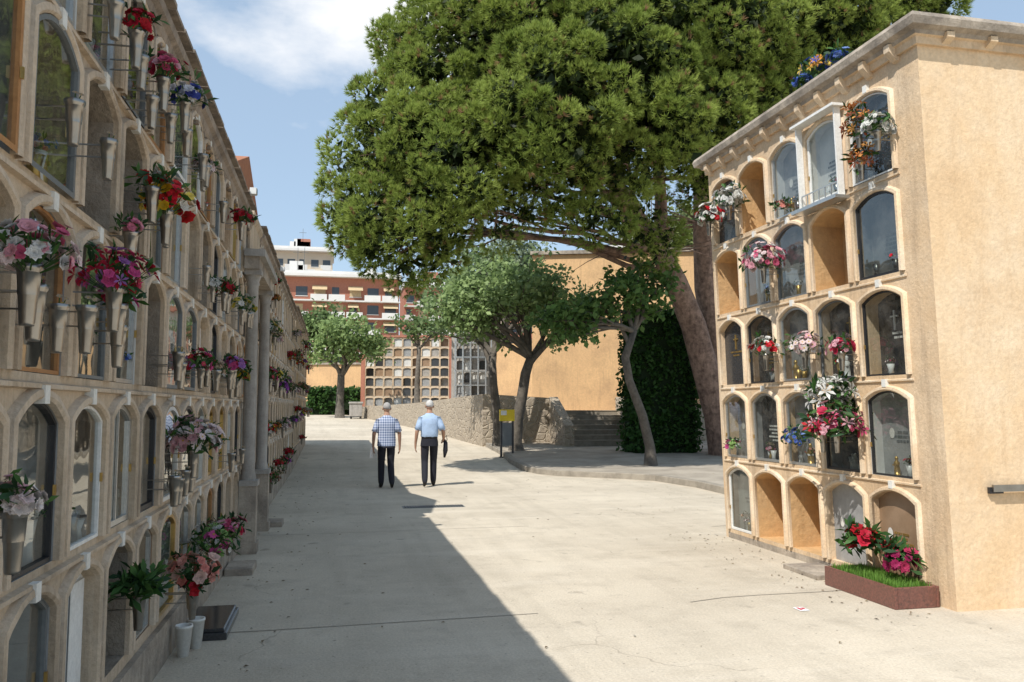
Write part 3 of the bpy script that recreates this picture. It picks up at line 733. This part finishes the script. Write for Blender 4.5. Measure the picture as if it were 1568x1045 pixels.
def block(p,q,th,z0,z1,mn,capm=None):
    (x0,y0),(x1,y1)=p,q; L=math.hypot(x1-x0,y1-y0); nx,ny=-(y1-y0)/L*th,(x1-x0)/L*th
    vs=[(x0,y0,z0),(x1,y1,z0),(x1+nx,y1+ny,z0),(x0+nx,y0+ny,z0),(x0,y0,z1),(x1,y1,z1),(x1+nx,y1+ny,z1),(x0+nx,y0+ny,z1)]
    mb.add(vs,[(0,1,5,4),(1,2,6,5),(2,3,7,6),(3,0,4,7),(4,5,6,7)],mn)
block((7.9,32.6),(14.2,30.4),2.4,1.4,7.9,'plaster_orange_far')
block((7.8,32.5),(14.3,30.23),2.6,7.9,8.05,'coping_grey')
mb.obj('ochre_wall')
mb=MB(); block((-4,67),(14,62),1.0,.8,5.0,'plaster_orange_far'); block((-4.1,66.9),(14.1,61.9),1.2,5.0,5.15,'coping_grey'); mb.obj('ochre_wall')
mb=MB(); block((8.8,45),(16,43),1.0,1.3,5.2,'plaster_orange_far'); mb.obj('ochre_wall')
def bgblock(p,q,zb,cols,rows,r,mould,brd):
    (x0,y0),(x1,y1)=p,q; L=math.hypot(x1-x0,y1-y0); ux,uy=(x1-x0)/L,(y1-y0)/L
    T=lambda s,n,z:(x0+ux*s+uy*n,y0+uy*s-ux*n,z)
    mb=MB(T); d=L/cols
    for i in range(rows):
        for k in range(cols):
            b=R.choice(['marble_white','marble_grey','granite_black','marble_grey','column_stone','marble_white','granite_black','marble_brown'])
            cell(mb,d*(k+.5),zb+i*r,d,r,d*.42,zb+i*r+.05,zb+i*r+r*.80,r*.08,.06 if R.random()<.75 else .35,'plaster_beige' if brd else 'column_stone',mould,b,mo=.04)
    H=zb+rows*r
    mb.box(-.25,L+.25,-2.5,-.36,zb-.6,H,'plaster_ochre'); mb.box(-.3,0,-.36,.03,zb-.6,H,'brick_red' if brd else 'column_stone'); mb.box(L,L+.3,-.36,.03,zb-.6,H,'brick_red' if brd else 'column_stone')
    mb.box(-.35,L+.35,-2.6,.08,H,H+.15,'brick_red' if brd else 'coping_grey')
    mb.box(0,L,-.3,.02,zb-.6,zb,'plaster_ochre')
    mb.obj('niche_wall')
    if not brd:
        mb=MB(T)
        for i in range(5):
            s=i*L/4
            for n in (.3,1.1): mb.box(s-.025,s+.025,n-.025,n+.025,zb-.1,H+.6,'alu')
        for i in range(6):
            z=zb+.5+i*.85
            for n in (.3,1.1): mb.box(-.1,L+.1,n-.06,n-.026,z,z+.04,'alu')
            if i%2==0: mb.box(0,L,.33,1.07,z+.05,z+.09,'column_stone')
        mb.obj('scaffolding')
bgblock((2.1,59.0),(7.9,57.6),1.7,9,7,.70,'moulding_ochre',True)
bgblock((7.3,50),(9.1,49.6),1.6,4,6,.75,'column_stone',False)

# ------------------------------------------------------------------ trees
def unit(a): return a/np.maximum(np.linalg.norm(a,axis=1,keepdims=True),1e-6)
def leaf_cloud(centres,outs,per,spread,size,colA,colB,name,parent,elong=1.5,mname='leaf'):
    C0=np.repeat(centres,per,0); n=len(C0)
    P=C0+NP.normal(size=(n,3))*spread*np.array([1,1,.8])
    nr=unit(NP.normal(size=(n,3))+np.array([-.5,-.6,.9])); a=unit(np.cross(nr,NP.normal(size=(n,3)))); b=np.cross(nr,a)
    s=(size*NP.uniform(.6,1.25,(n,1)))
    V=np.stack([P-a*s*elong*.5,P+b*s*.45+nr*s*.12,P+a*s*elong*.5,P-b*s*.45+nr*s*.12],1).reshape(-1,3)
    F=np.arange(n*4).reshape(-1,4)
    k=np.repeat(NP.uniform(.0,1.,len(centres)),per)*.6+NP.uniform(0,.4,n)
    col=np.array(colA)[None]*(1-k[:,None])+np.array(colB)[None]*k[:,None]
    me=cloud_mesh(name,V,F,np.repeat(col,4,0),mname)
    return link(bpy.data.objects.new(name,me),parent)
def shell_points(lobes,dens,lo=.45,hi=1.0,sq=.8):
    pts=[];outs=[]
    for (x,y,z,r) in lobes:
        n=int(dens*r*r*12.5)
        d=unit(NP.normal(size=(n,3))); rad=r*(NP.uniform(lo**2,hi**2,(n,1))**.5)
        p=np.array([x,y,z])+d*rad*np.array([1,1,sq]); pts.append(p); outs.append(d)
    return np.concatenate(pts),np.concatenate(outs)
def limb(mb,a,b,r0,r1,mn,bend=.25,n=6):
    a=Vector(a);b=Vector(b); L=(b-a).length; off=Vector((R.uniform(-1,1),R.uniform(-1,1),R.uniform(-.2,.8)))*L*bend*.5
    pts=[];rad=[]
    for i in range(n+1):
        t=i/n; pts.append(a.lerp(b,t)+off*math.sin(t*math.pi)+Vector((R.uniform(-1,1),R.uniform(-1,1),R.uniform(-1,1)))*L*.015); rad.append(r0+(r1-r0)*t)
    mb.tube(pts,rad,mn,8,.08); return pts
def broadleaf(name,trunk,rads,lobes,colA,colB,dens=5,per=22,size=.13,spread=.17,twigs=3,stray=0):
    e=empty(name); mb=MB(); mb.tube(trunk,rads,'bark_plane',12,.07)
    top=trunk[-1]; bt=trunk[-2]
    ends=[]
    for lb in lobes:
        c=Vector(lb[:3]); st=Vector(top) if R.random()<.7 else Vector(top).lerp(Vector(bt),.5)
        p=limb(mb,st,c,rads[-1]*.7,.03,'bark_plane')
        for _ in range(twigs):
            q=p[R.randint(2,5)]; d=Vector((R.gauss(0,1),R.gauss(0,1),R.gauss(.5,.8))).normalized()
            pp=limb(mb,q,c+d*lb[3]*R.uniform(.9,1.4),.03,.008,'bark_plane',n=4); ends+=[pp[-1],pp[-2]]
    mb.obj(name+'_trunk',e)
    P,O=shell_points(lobes,dens)
    hc=P[NP.choice(len(P),max(3,len(P)//16))]
    dmin=np.min(np.linalg.norm(P[:,None,:]-hc[None,:,:],axis=2),axis=1)
    P=P[dmin>size*1.9]
    P=np.concatenate([P,np.array([tuple(v) for v in ends]).repeat(2,0)+NP.normal(size=(len(ends)*2,3))*size*.8])
    leaf_cloud(P,P,per,spread,size,colA,colB,name+'_foliage',e)
    return e
gA=(.10,.16,.05)
broadleaf('plane_tree',[(5.68,25.6,.2),(5.66,25.6,.5),(5.7,25.55,1.2),(5.85,25.5,2.0),(5.95,25.5,2.7),(6.1,25.4,3.2)],[.27,.2,.17,.16,.16,.13],
 [(4.1,25.0,4.4,.75),(4.9,24.8,4.9,.75),(5.8,24.7,5.2,.8),(6.8,24.9,4.9,.8),(7.5,25.2,4.4,.65),(5.3,26,5.7,.65),(6.3,25.6,5.6,.7),(4.5,25.6,3.9,.45),(3.9,25.6,5.2,.5),(6.9,24.6,4.1,.45),(3.4,25.3,4.7,.45),(8.0,25,5.0,.4)],gA,(.38,.50,.20),dens=5,per=12,twigs=6)
broadleaf('plane_tree',[(5.45,27.5,.25),(5.45,27.5,1.2),(5.3,27.5,2.4),(5.25,27.5,3.4)],[.2,.15,.14,.12],
 [(4.0,28,4.6,.8),(4.9,28.3,5.6,.9),(5.6,28,6.3,.7),(6.4,28,5.4,.8),(3.7,28.6,5.6,.7),(7.3,28.3,5.5,.6),(4.4,28.5,6.4,.6)],gA,(.30,.40,.20),dens=4.5,per=12,twigs=6)
broadleaf('plane_tree',[(7.98,20.0,.12),(7.95,20.0,.6),(7.8,20.1,1.4),(7.45,20.1,2.3),(7.35,20.1,2.9),(7.6,20.1,3.6)],[.18,.13,.115,.11,.10,.09],
 [(7.3,20.0,4.5,.55),(7.9,20.1,4.3,.45),(6.7,19.9,4.1,.45),(7.5,20.2,5.0,.35),(5.6,19.9,3.55,.4),(5.2,19.9,3.75,.35),(8.3,20.1,4.8,.35),(6.1,19.8,3.7,.3)],(.05,.10,.025),(.18,.30,.08),dens=6.5,per=10,size=.13,spread=.13,twigs=5)
broadleaf('plane_tree',[(.35,55,.85),(.35,55,2.0),(.4,55,3.2),(.4,55,4.0)],[.34,.25,.24,.22],
 [(-1.4,54.5,5.3,1.0),(-.3,54,6.2,1.1),(1.2,54,6.3,1.1),(2.4,54.5,5.5,1.0),(.4,54,5.2,1.0),(0.5,55,7.0,.8)],(.10,.16,.05),(.34,.45,.17),dens=3,per=12,size=.22,spread=.28,twigs=4)
broadleaf('plane_tree',[(4.9,50,1.5),(4.9,50,3.2),(5.0,50,5.2)],[.2,.15,.12],
 [(4.2,50,6.4,.6),(5.2,50,6.8,.7),(6.0,50,6.3,.5)],(.05,.09,.03),(.24,.33,.12),dens=4,per=10,size=.2,spread=.25)
broadleaf('plane_tree',[(-1.0,80,1),(-1.0,80,4),(-1,80,7)],[.3,.25,.2],[(-2.5,80,9.3,1.6),(-.6,80,9.6,1.5),(-3.5,80,8.5,1.3)],(.03,.07,.02),(.2,.28,.1),dens=2.5,per=16,size=.3,spread=.4)
broadleaf('plane_tree',[(9.5,46,1.5),(9.5,46,4),(9.5,46,6)],[.3,.25,.2],[(8.2,46,9.3,1.9),(10,46,10.2,1.8),(11.3,46,9.3,1.6),(8.8,46,7.6,1.5),(11,46,7.6,1.4)],(.10,.14,.08),(.32,.38,.24),dens=3,per=14,size=.22,spread=.32)
broadleaf('plane_tree',[(20,44,1.5),(20,44,4),(20,44,7)],[.3,.25,.2],[(18,44,10.8,1.6),(19.5,44,11.8,1.8),(21,44,12,1.6),(22,44,10.5,1.6),(17.5,44,9.2,1.4)],(.08,.11,.04),(.28,.33,.13),dens=3,per=14,size=.22,spread=.32)

# stone pine
pine=empty('stone_pine_tree')
mb=MB()
T=[(11.75,23.2,.0),(11.6,23.1,.45),(11.35,23.0,1.4),(11.0,23.0,2.6),(10.55,22.9,4.1),(9.9,22.7,5.4),(9.3,22.4,6.2),(8.4,21.7,6.9),(7.4,21.0,7.8),(6.7,20.3,8.8)]
mb.tube(T,[.62,.50,.43,.41,.38,.34,.30,.26,.22,.16],'bark_pine',18,.05)
T2=[(12.6,24.6,.1),(12.2,24.6,2.5),(11.7,24.5,5.5),(11.5,24.2,7.5),(11.2,23.5,9.5),(11,22.8,11.5)]
mb.tube(T2,[.42,.34,.31,.28,.22,.13],'bark_pine',14,.05)
T3=[(9.3,22.4,6.2),(9.2,22.0,7.6),(8.8,21.3,9.2),(8.2,20.6,10.8)]
mb.tube(T3,[.24,.18,.15,.1],'bark_pine',10,.06)
lobes=[(1.25,19.2,6.1,1.25),(.75,19.4,6.9,.85),(1.55,19.7,8.1,1.2),(2.9,19.9,9.6,1.6),(2.7,18.2,7.0,1.25),(4.6,17.6,8.1,1.55),(4.5,19.5,10.5,2.1),(7.0,18.9,10.3,2.0),(7.3,17.9,8.3,1.15),
 (9.6,19.4,11.0,2.0),(10.3,19.2,9.4,1.1),(12.4,19.8,12.0,1.8),(3.6,18.2,6.1,.65),(5.9,18.2,6.2,.65),(1.5,19.0,5.3,.75),(6.6,21,13.6,2.7),(2.1,20.5,10.9,1.0),(15.4,21.2,13.9,2.3),
 (2.1,18.6,7.6,1.1),(5.9,17.6,9.4,1.4),(8.6,18.6,9.0,1.15),(3.6,20.6,12.0,1.6),(9.8,21,13.6,2.2),(12.6,21,14,2.2),(8.1,20.0,6.2,.6),(13.5,20.5,11.6,1.2),(1.9,18.9,5.3,.6),(.9,19.2,7.6,.8),(2.2,18.3,6.1,.9),(1.3,20,9.1,.8),
 (4.6,18.0,6.6,.6),(6.6,17.8,7.2,.6),(9.3,19.4,7.7,.65)]
nodes=[Vector(p) for p in T[5:]]+[Vector(p) for p in T2[3:]]+[Vector(p) for p in T3[1:]]
for lb in lobes:
    c=Vector(lb[:3]); q=min(nodes,key=lambda v:(v-c).length*(1 if v.z<c.z+.5 else 1.6))
    pts=limb(mb,q,c,.07+.025*lb[3],.03,'bark_pine',.3,8)
    for _ in range(int(3+lb[3]*2)):
        d=Vector((R.gauss(0,1),R.gauss(0,1),R.gauss(.2,.7))).normalized()
        limb(mb,pts[R.randint(4,8)],c+d*lb[3]*.7,.03,.01,'bark_pine',.3,5)
for _ in range(50):
    q=R.choice(nodes[:6]); d=Vector((R.gauss(-.8,1),R.gauss(-.6,.7),R.gauss(.0,.35))).normalized()
    limb(mb,q,q+d*R.uniform(1.2,3.4),.03,.006,'bark_pine',.4,5)
mb.obj('pine_trunk_and_limbs',pine)
P,O=shell_points(lobes,4.5,.84,1.16,.9)
inside=np.zeros(len(P))
for (x,y,z,r) in lobes:
    dd=np.linalg.norm((P-np.array([x,y,z]))/np.array([1,1,.9]),axis=1)/r
    inside+= (dd<.82)
P=P[inside<1];O=O[inside<1]
acc=[];order=NP.permutation(len(P))
PA=np.zeros((0,3))
for i in order:
    if len(PA)==0 or np.min(((PA-P[i])**2).sum(1))>.54**2:
        acc.append(i); PA=np.vstack([PA,P[i]])
P=P[acc];O=O[acc]
n=len(P)
m=100;k=14
pr=NP.uniform(.34,.62,n)
up=np.array([0,0,1.0])
D=unit(NP.normal(size=(n*m,3))+np.repeat(O,m,0)*.8+up*.3)
rj=1+.22*np.sin(D[:,0]*7+np.repeat(NP.uniform(0,6,n),m))*np.sin(D[:,1]*6+D[:,2]*7)
tp=np.repeat(P,m,0)+D*(np.repeat(pr,m)*rj)[:,None]*(NP.uniform(.72,1.0,(n*m,1)))*np.array([1.0,1.0,.82])
nd=unit(np.repeat(unit(D+up*.45),k,0)+NP.normal(size=(n*m*k,3))*.42)
b=np.repeat(tp,k,0); Ln=NP.uniform(.11,.18,(len(b),1))
pp=unit(np.cross(nd,NP.normal(size=(len(b),3))))*.011
V=np.stack([b-pp,b+pp,b+nd*Ln],1).reshape(-1,3)
F=np.arange(len(V)).reshape(-1,3)
kp_=np.repeat(NP.uniform(0,1,n),m*k); kt=np.repeat(NP.uniform(0,1,n*m),k)
cA=np.array([.22,.31,.055]);cB=np.array([.52,.62,.15])
kk=(kp_*.5+kt*.5)[:,None]
col=cA*(1-kk)+cB*kk
br=(np.repeat(NP.uniform(size=n*m),k)<.03)[:,None]
col=np.where(br,np.array([[.42,.26,.13]]),col)
cc=np.repeat(col,3,0).reshape(-1,3,3); cc[:,:2]*=.55; cc=cc.reshape(-1,3)  # needle bases darkened against lit-looking tips: tuft shading painted into the colour
print('puffs',n,'needles',len(F))
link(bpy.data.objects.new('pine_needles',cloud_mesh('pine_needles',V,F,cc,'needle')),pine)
leaf_cloud(P-O*.12,O,34,.17,.13,(.02,.035,.008),(.045,.07,.016),'pine_inner_shade_foliage',pine,elong=1.8)  # near-black leaves behind the puffs: shade of the gaps put into their colour
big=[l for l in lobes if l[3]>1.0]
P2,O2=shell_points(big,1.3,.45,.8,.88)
leaf_cloud(P2,O2,14,.24,.24,(.012,.022,.006),(.03,.048,.012),'pine_core_shade_foliage',pine,elong=1.6)  # lobe cores filled with leaves coloured dark as painted shade, blocking the sky

# hedges
def hedge(name,x0,x1,y0,y1,z0,z1,dens,size,cA,cB):
    e=empty(name); mb=MB(); q=.12
    mb.box(x0+q,x1-q,y0+q,y1-q,z0,z1-q,'hedge_core'); mb.obj(name+'_core',e)
    pts=[]
    def samp(n,f):
        for _ in range(n): pts.append(f())
    A=(x1-x0)*(z1-z0); B=(y1-y0)*(z1-z0); Cc=(x1-x0)*(y1-y0)
    u=R.uniform
    samp(int(A*dens),lambda:(u(x0,x1),y0+u(0,.15),u(z0,z1))); samp(int(B*dens),lambda:(x0+u(0,.15),u(y0,y1),u(z0,z1)))
    samp(int(B*dens),lambda:(x1-u(0,.15),u(y0,y1),u(z0,z1))); samp(int(Cc*dens),lambda:(u(x0,x1),u(y0,y1),z1-u(0,.15)))
    P=np.array(pts); leaf_cloud(P,P,8,.07 if size<.12 else .12,size,cA,cB,name+'_foliage',e)
hedge('ivy_hedge',9.0,11.2,23.9,25.2,.2,4.7,55,.10,(.02,.06,.012),(.07,.16,.035))
hedge('hedge',-1.8,2.5,60.5,61.8,.9,3.0,14,.2,(.025,.07,.015),(.08,.17,.04))

# ------------------------------------------------------------------ distant buildings
def building(name,x0,x1,y,dep,z0,zt,floors,body,slabm,nw,awn=False,balc=True):
    mb=MB(); mb.box(x0,x1,y,y+dep,z0,zt,body)
    fh=(zt-z0-1.2)/floors
    for i in range(floors):
        zb=z0+i*fh
        ww=(x1-x0)/nw
        for k in range(nw):
            a=x0+k*ww+ww*.18; b=a+ww*(.64 if (k+i)%3 else .4)
            mb.box(a,b,y-.05,y+.02,zb+fh*.30,zb+fh*.82,R.choice(['window_dark','window_dark','blind','window_dark']))
            mb.box(a-.1,b+.1,y-.10,y-.052,zb+fh*.25,zb+fh*.29,slabm)
            if awn and k%2==0: mb.add([(a-.3,y-.1,zb+fh*.9),(b+.3,y-.1,zb+fh*.9),(b+.3,y-1.7,zb+fh*.6),(a-.3,y-1.7,zb+fh*.6)],[(0,1,2,3)],'blind')
        if balc:
            mb.box(x0-.1,x1+.1,y-1.4,y-.11,zb-.12,zb+.12,slabm)
            for k in range(nw):
                if (k+i)%3!=1: mb.box(x0+k*ww,x0+(k+1)*ww-.3,y-1.5,y-1.41,zb-.1,zb+1.1,slabm)
    mb.box(x0-.3,x1+.3,y-1.5,y+dep+.2,zt,zt+.5,slabm); mb.box(x0-.2,x1+.2,y-.3,y+dep,zt+.5,zt+1.2,slabm)
    for _ in range(4):
        a=R.uniform(x0+1,x1-3); mb.box(a,a+R.uniform(1,3),y+3,y+6,zt+1.2,zt+R.uniform(2,4),R.choice(['render_beige','render_white','brick_red']))
    for _ in range(2):
        a=R.uniform(x0+1,x1-1); mb.box(a,a+.08,y+3,y+3.08,zt+1,zt+6,'iron_grey'); mb.box(a-.8,a+.8,y+3,y+3.05,zt+5,zt+5.08,'iron_grey')
    return mb.obj(name)
building('brick_apartment_building',-11,11.5,153,14,2,25.5,7,'brick_red','render_white',7,True)
building('beige_apartment_building',-14,-1,190,14,2,37,11,'render_beige','render_white',5,False)
building('white_apartment_building',14,24,172,12,2,27,8,'brick_red','render_white',4,False)
building('white_apartment_building',20,34,185,12,2,22,6,'render_white','brick_red',5,False)
building('white_apartment_building',25,30.5,66,8,2,15.5,4,'render_beige','render_white',4,False,False)
building('beige_apartment_building',-60,-16,170,14,2,24,7,'render_beige','render_white',9,False)
building('beige_apartment_building',36,90,175,14,2,24,7,'render_beige','brick_red',12,False)

# ------------------------------------------------------------------ info sign, bin
mb=MB(); x,y=4.98,24.6; z=g(y)
mb.box(x-.03,x+.03,y-.03,y+.03,z,z+1.35,'iron_black'); mb.box(x+.33,x+.39,y-.03,y+.03,z,z+1.35,'iron_black')
mb.box(x+.031,x+.329,y-.02,y+.02,z+.35,z+1.05,'iron_grey'); mb.box(x-.05,x+.41,y-.05,y+.05,z+1.10,z+1.45,'yellow_paint'); mb.box(x-.02,x+.16,y-.056,y-.051,z+1.28,z+1.42,'white_paint')
mb.box(x-.06,x+.06,y-.1,y+.1,z-.01,z+.02,'iron_black'); mb.box(x+.30,x+.42,y-.1,y+.1,z-.01,z+.02,'iron_black')
mb.obj('information_sign')
mb=MB(); x,y=1.35,53.5; z=g(y)
mb.box(x-.4,x+.4,y-.35,y+.35,z+.15,z+.95,'column_stone'); mb.box(x-.45,x+.45,y-.4,y+.4,z+.95,z+1.08,'column_stone')
for dx in (-.3,.3): mb.box(x+dx-.06,x+dx+.06,y-.3,y+.3,z,z+.15,'iron_black')
mb.obj('waste_container',bevel=.03)

# ------------------------------------------------------------------ people
def person(name,loc,shirt,hair,untucked,pose,scale=1.0,yaw=0):
    e=empty(name)
    V=[];E=[];Rr=[]
    def j(p,r,par=None):
        V.append(p); Rr.append(r if isinstance(r,tuple) else (r,r)); i=len(V)-1
        if par is not None: E.append((par,i))
        return i
    pel=j((0,0,.95),(.125,.105)); sp=j((0,.0,1.10),(.128,.105),pel); ch=j((0,-.005,1.27),(.135,.105),sp); nb=j((0,-.01,1.40),(.085,.07),ch); nk=j((0,.01,1.48),.052,nb); hd=j((0,.03,1.56),.06,nk)
    for sgn,arm in ((-1,pose['L']),(1,pose['R'])):
        sh=j((sgn*.125,-.01,1.365),.068,ch)
        sh2=j((sgn*.185,-.01,1.34),.058,sh); el_=j(arm[0],.042,sh2); fm=j(tuple((Vector(arm[0])+Vector(arm[1]))*.5),.036,el_); wr=j(arm[1],.026,fm)
        d=(Vector(arm[2])-Vector(arm[1])).normalized(); pm=j(arm[2],(.034,.022),wr)
        pmv=Vector(arm[2]); fwd=Vector((0,1,0)); fwd=(fwd-d*fwd.dot(d)).normalized()
        for q,(o,l) in enumerate(((-.028,.06),(-.009,.072),(.010,.068),(.028,.052))):
            a=pmv+fwd*o+d*.035; k1=j(tuple(a),.009,pm); b_=a+d*l*.5+Vector((-sgn*.008,0,0)); k2=j(tuple(b_),.008,k1); c_=b_+d*l*.4+Vector((-sgn*.022,0,0)); j(tuple(c_),.007,k2)
        a=pmv+fwd*.035-d*.01; k1=j(tuple(a),.011,pm); j(tuple(a+fwd*.025+d*.03+Vector((-sgn*.01,0,0))),.009,k1)
    for sgn,leg in ((-1,pose['LL']),(1,pose['RL'])):
        hp=j((sgn*.085,0,.87),(.098,.10),pel); md=j(tuple((Vector((sgn*.09,0,.87))+Vector(leg[0]))*.5),.088,hp); kn=j(leg[0],.074,md); cf=j(tuple((Vector(leg[0])*.6+Vector(leg[1])*.4)),.072,kn); an=j(leg[1],.064,cf); 
        he=j(leg[2],.040,an); to=j(leg[3],(.045,.032),he)
    me=bpy.data.meshes.new(name+'_sk'); me.from_pydata(V,E,[]); o=bpy.data.objects.new(name+'_sk',me); COL.objects.link(o)
    o.modifiers.new('s','SKIN'); 
    for i,r in enumerate(Rr):
        sv=me.skin_vertices[0].data[i]; sv.radius=r; sv.use_root=(i==0)
    ss=o.modifiers.new('ss','SUBSURF'); ss.levels=2; ss.render_levels=2
    dg=bpy.context.evaluated_depsgraph_get(); m2=bpy.data.meshes.new_from_object(o.evaluated_get(dg)); bpy.data.objects.remove(o)
    for mn in ('skin',shirt,'trousers_dark','shoes_black'): m2.materials.append(MATS[mn])
    waist=.98
    for p in m2.polygons:
        c=p.center; p.use_smooth=True
        far=abs(c.x)>.165
        if c.z>1.44 : k_=0
        elif far and c.z<1.16: k_=0 if c.z<pose.get('slv',1.16) else 1
        elif c.z>waist: k_=1
        elif far and c.z>.62: k_=0
        elif c.z>.105: k_=2
        else: k_=3
        p.material_index=k_
    b=bpy.data.objects.new('body',m2); link(b,e)
    mb=MB()
    def loft(rings,mn,seg=24,wr=.005):
        vs=[];fs=[]
        for (cx,cy,cz,rx,ry) in rings:
            for i in range(seg):
                a=2*math.pi*i/seg; q=1+wr/rx*math.sin(a*7+cz*30); sx_=math.copysign(abs(math.cos(a))**.8,math.cos(a)); sy_=math.copysign(abs(math.sin(a))**.8,math.sin(a)); vs.append((cx+rx*q*sx_,cy+ry*q*sy_,cz))
        for r_ in range(len(rings)-1):
            for i in range(seg): fs.append((r_*seg+i,r_*seg+(i+1)%seg,(r_+1)*seg+(i+1)%seg,(r_+1)*seg+i))
        mb.add(vs,fs,mn,True)
    if untucked: loft([(0,0,.84,.185,.135),(0,0,.95,.18,.132),(0,0,1.08,.172,.128),(0,-.005,1.22,.182,.13),(0,-.01,1.32,.192,.122),(0,-.01,1.385,.165,.095),(0,-.008,1.425,.09,.07),(0,0,1.45,.062,.06)],shirt)
    else:
        loft([(0,0,.975,.160,.120),(0,0,1.0,.172,.13),(0,0,1.08,.172,.13),(0,-.005,1.22,.182,.13),(0,-.01,1.32,.192,.122),(0,-.01,1.385,.165,.095),(0,-.008,1.425,.09,.07),(0,0,1.45,.062,.06)],shirt)
        loft([(0,0,.95,.163,.124),(0,0,.985,.163,.124)],'shoes_black',wr=0)
    loft([(0,0,.80,.178,.128),(0,0,.88,.172,.125),(0,0,.96,.158,.118)],'trousers_dark',wr=.002)
    for sgn,arm in ((-1,pose['L']),(1,pose['R'])):
        a=Vector((sgn*.15,-.01,1.355)); b2=Vector(arm[0]); 
        mb.tube([a,a.lerp(b2,.3),a.lerp(b2,.6),a.lerp(b2,.88)],[.07,.073,.068,.066],shirt,14,.03)
    def ell(c,r,mn,seg=18,rg=12,fz=None):
        vs=[];fs=[]
        for i in range(rg+1):
            ph=math.pi*i/rg
            for q in range(seg):
                a=2*math.pi*q/seg; x_,y_,z_=math.sin(ph)*math.cos(a),math.sin(ph)*math.sin(a),math.cos(ph)
                if fz: x_,y_,z_=fz(x_,y_,z_)
                vs.append((c[0]+r[0]*x_,c[1]+r[1]*y_,c[2]+r[2]*z_))
        for i in range(rg):
            for q in range(seg): fs.append((i*seg+q,i*seg+(q+1)%seg,(i+1)*seg+(q+1)%seg,(i+1)*seg+q))
        mb.add(vs,fs,mn,True)
    hc=(0,.035,1.595)
    ell(hc,(.076,.098,.115),'skin',fz=lambda x,y,z:(x*(1-.28*max(0,-z)),y*(1-.15*max(0,-z)) ,z))
    ell((0,.02,1.618),(.081,.098,.098),hair,fz=lambda x,y,z:(x,y-.12*max(0,-z) - (.25*max(0,y) if z<.45 else 0),z*(1 if z>0 else .62)))
    for sgn in(-1,1):
        ell((sgn*.08,.035,1.585),(.012,.022,.034),'skin',10,8)
        ell((sgn*.030,.122,1.605),(.012,.008,.008),'iron_black',8,6)
    ell((0,.14,1.578),(.013,.022,.024),'skin',10,8); ell((0,.122,1.535),(.024,.008,.007),'red_ink',8,6)
    ob=mb.obj('clothes_and_head',e)
    e.location=loc; e.scale=(scale,)*3; e.rotation_euler=(0,0,yaw)
    return e
p1=dict(L=((-.255,-.03,1.09),(-.26,.05,.86),(-.255,.07,.78)),R=((.25,-.06,1.09),(.265,.0,.85),(.265,.015,.77)),
 LL=((-.09,.10,.49),(-.09,.10,.11),(-.09,.07,.045),(-.10,.24,.035)),RL=((.09,.03,.49),(.095,-.16,.14),(.095,-.20,.08),(.105,-.07,.035)),slv=1.12)
e1=person('walking_man',(1.04,16.75,0),'shirt_plaid','hair_grey',True,p1,1.0,.05)
p2=dict(L=((-.25,-.06,1.09),(-.275,-.01,.85),(-.275,.005,.77)),R=((.27,-.07,1.09),(.29,.10,.93),(.285,.17,.90)),
 LL=((-.09,.02,.49),(-.095,-.17,.14),(-.095,-.21,.08),(-.105,-.08,.035)),RL=((.09,.12,.49),(.09,.13,.11),(.09,.10,.045),(.10,.27,.035)),slv=1.12)
e2=person('walking_man',(1.92,16.9,0),'shirt_blue','hair_white',False,p2,1.03,-.05)
mb=MB(); mb.add([(-.33,.02,.60),(-.25,.12,.60),(-.23,.10,.80),(-.31,.0,.82),(-.325,.025,.60),(-.245,.125,.60),(-.225,.105,.80),(-.305,.005,.82)],[(0,1,2,3),(4,5,6,7),(0,1,5,4),(1,2,6,5),(2,3,7,6),(3,0,4,7)],'paper'); mb.obj('papers',e1)
mb=MB(); mb.tube([(.30,.16,.93),(.33,.13,.85),(.33,.12,.70),(.31,.12,.56)],[.02,.045,.05,.02],'trousers_dark',10,.1)
mb.tube([(.30,.16,.93),(.35,.15,1.0),(.36,.10,.92),(.33,.12,.80)],[.008]*4,'shoes_black',6); mb.obj('jacket',e2)
print('done')
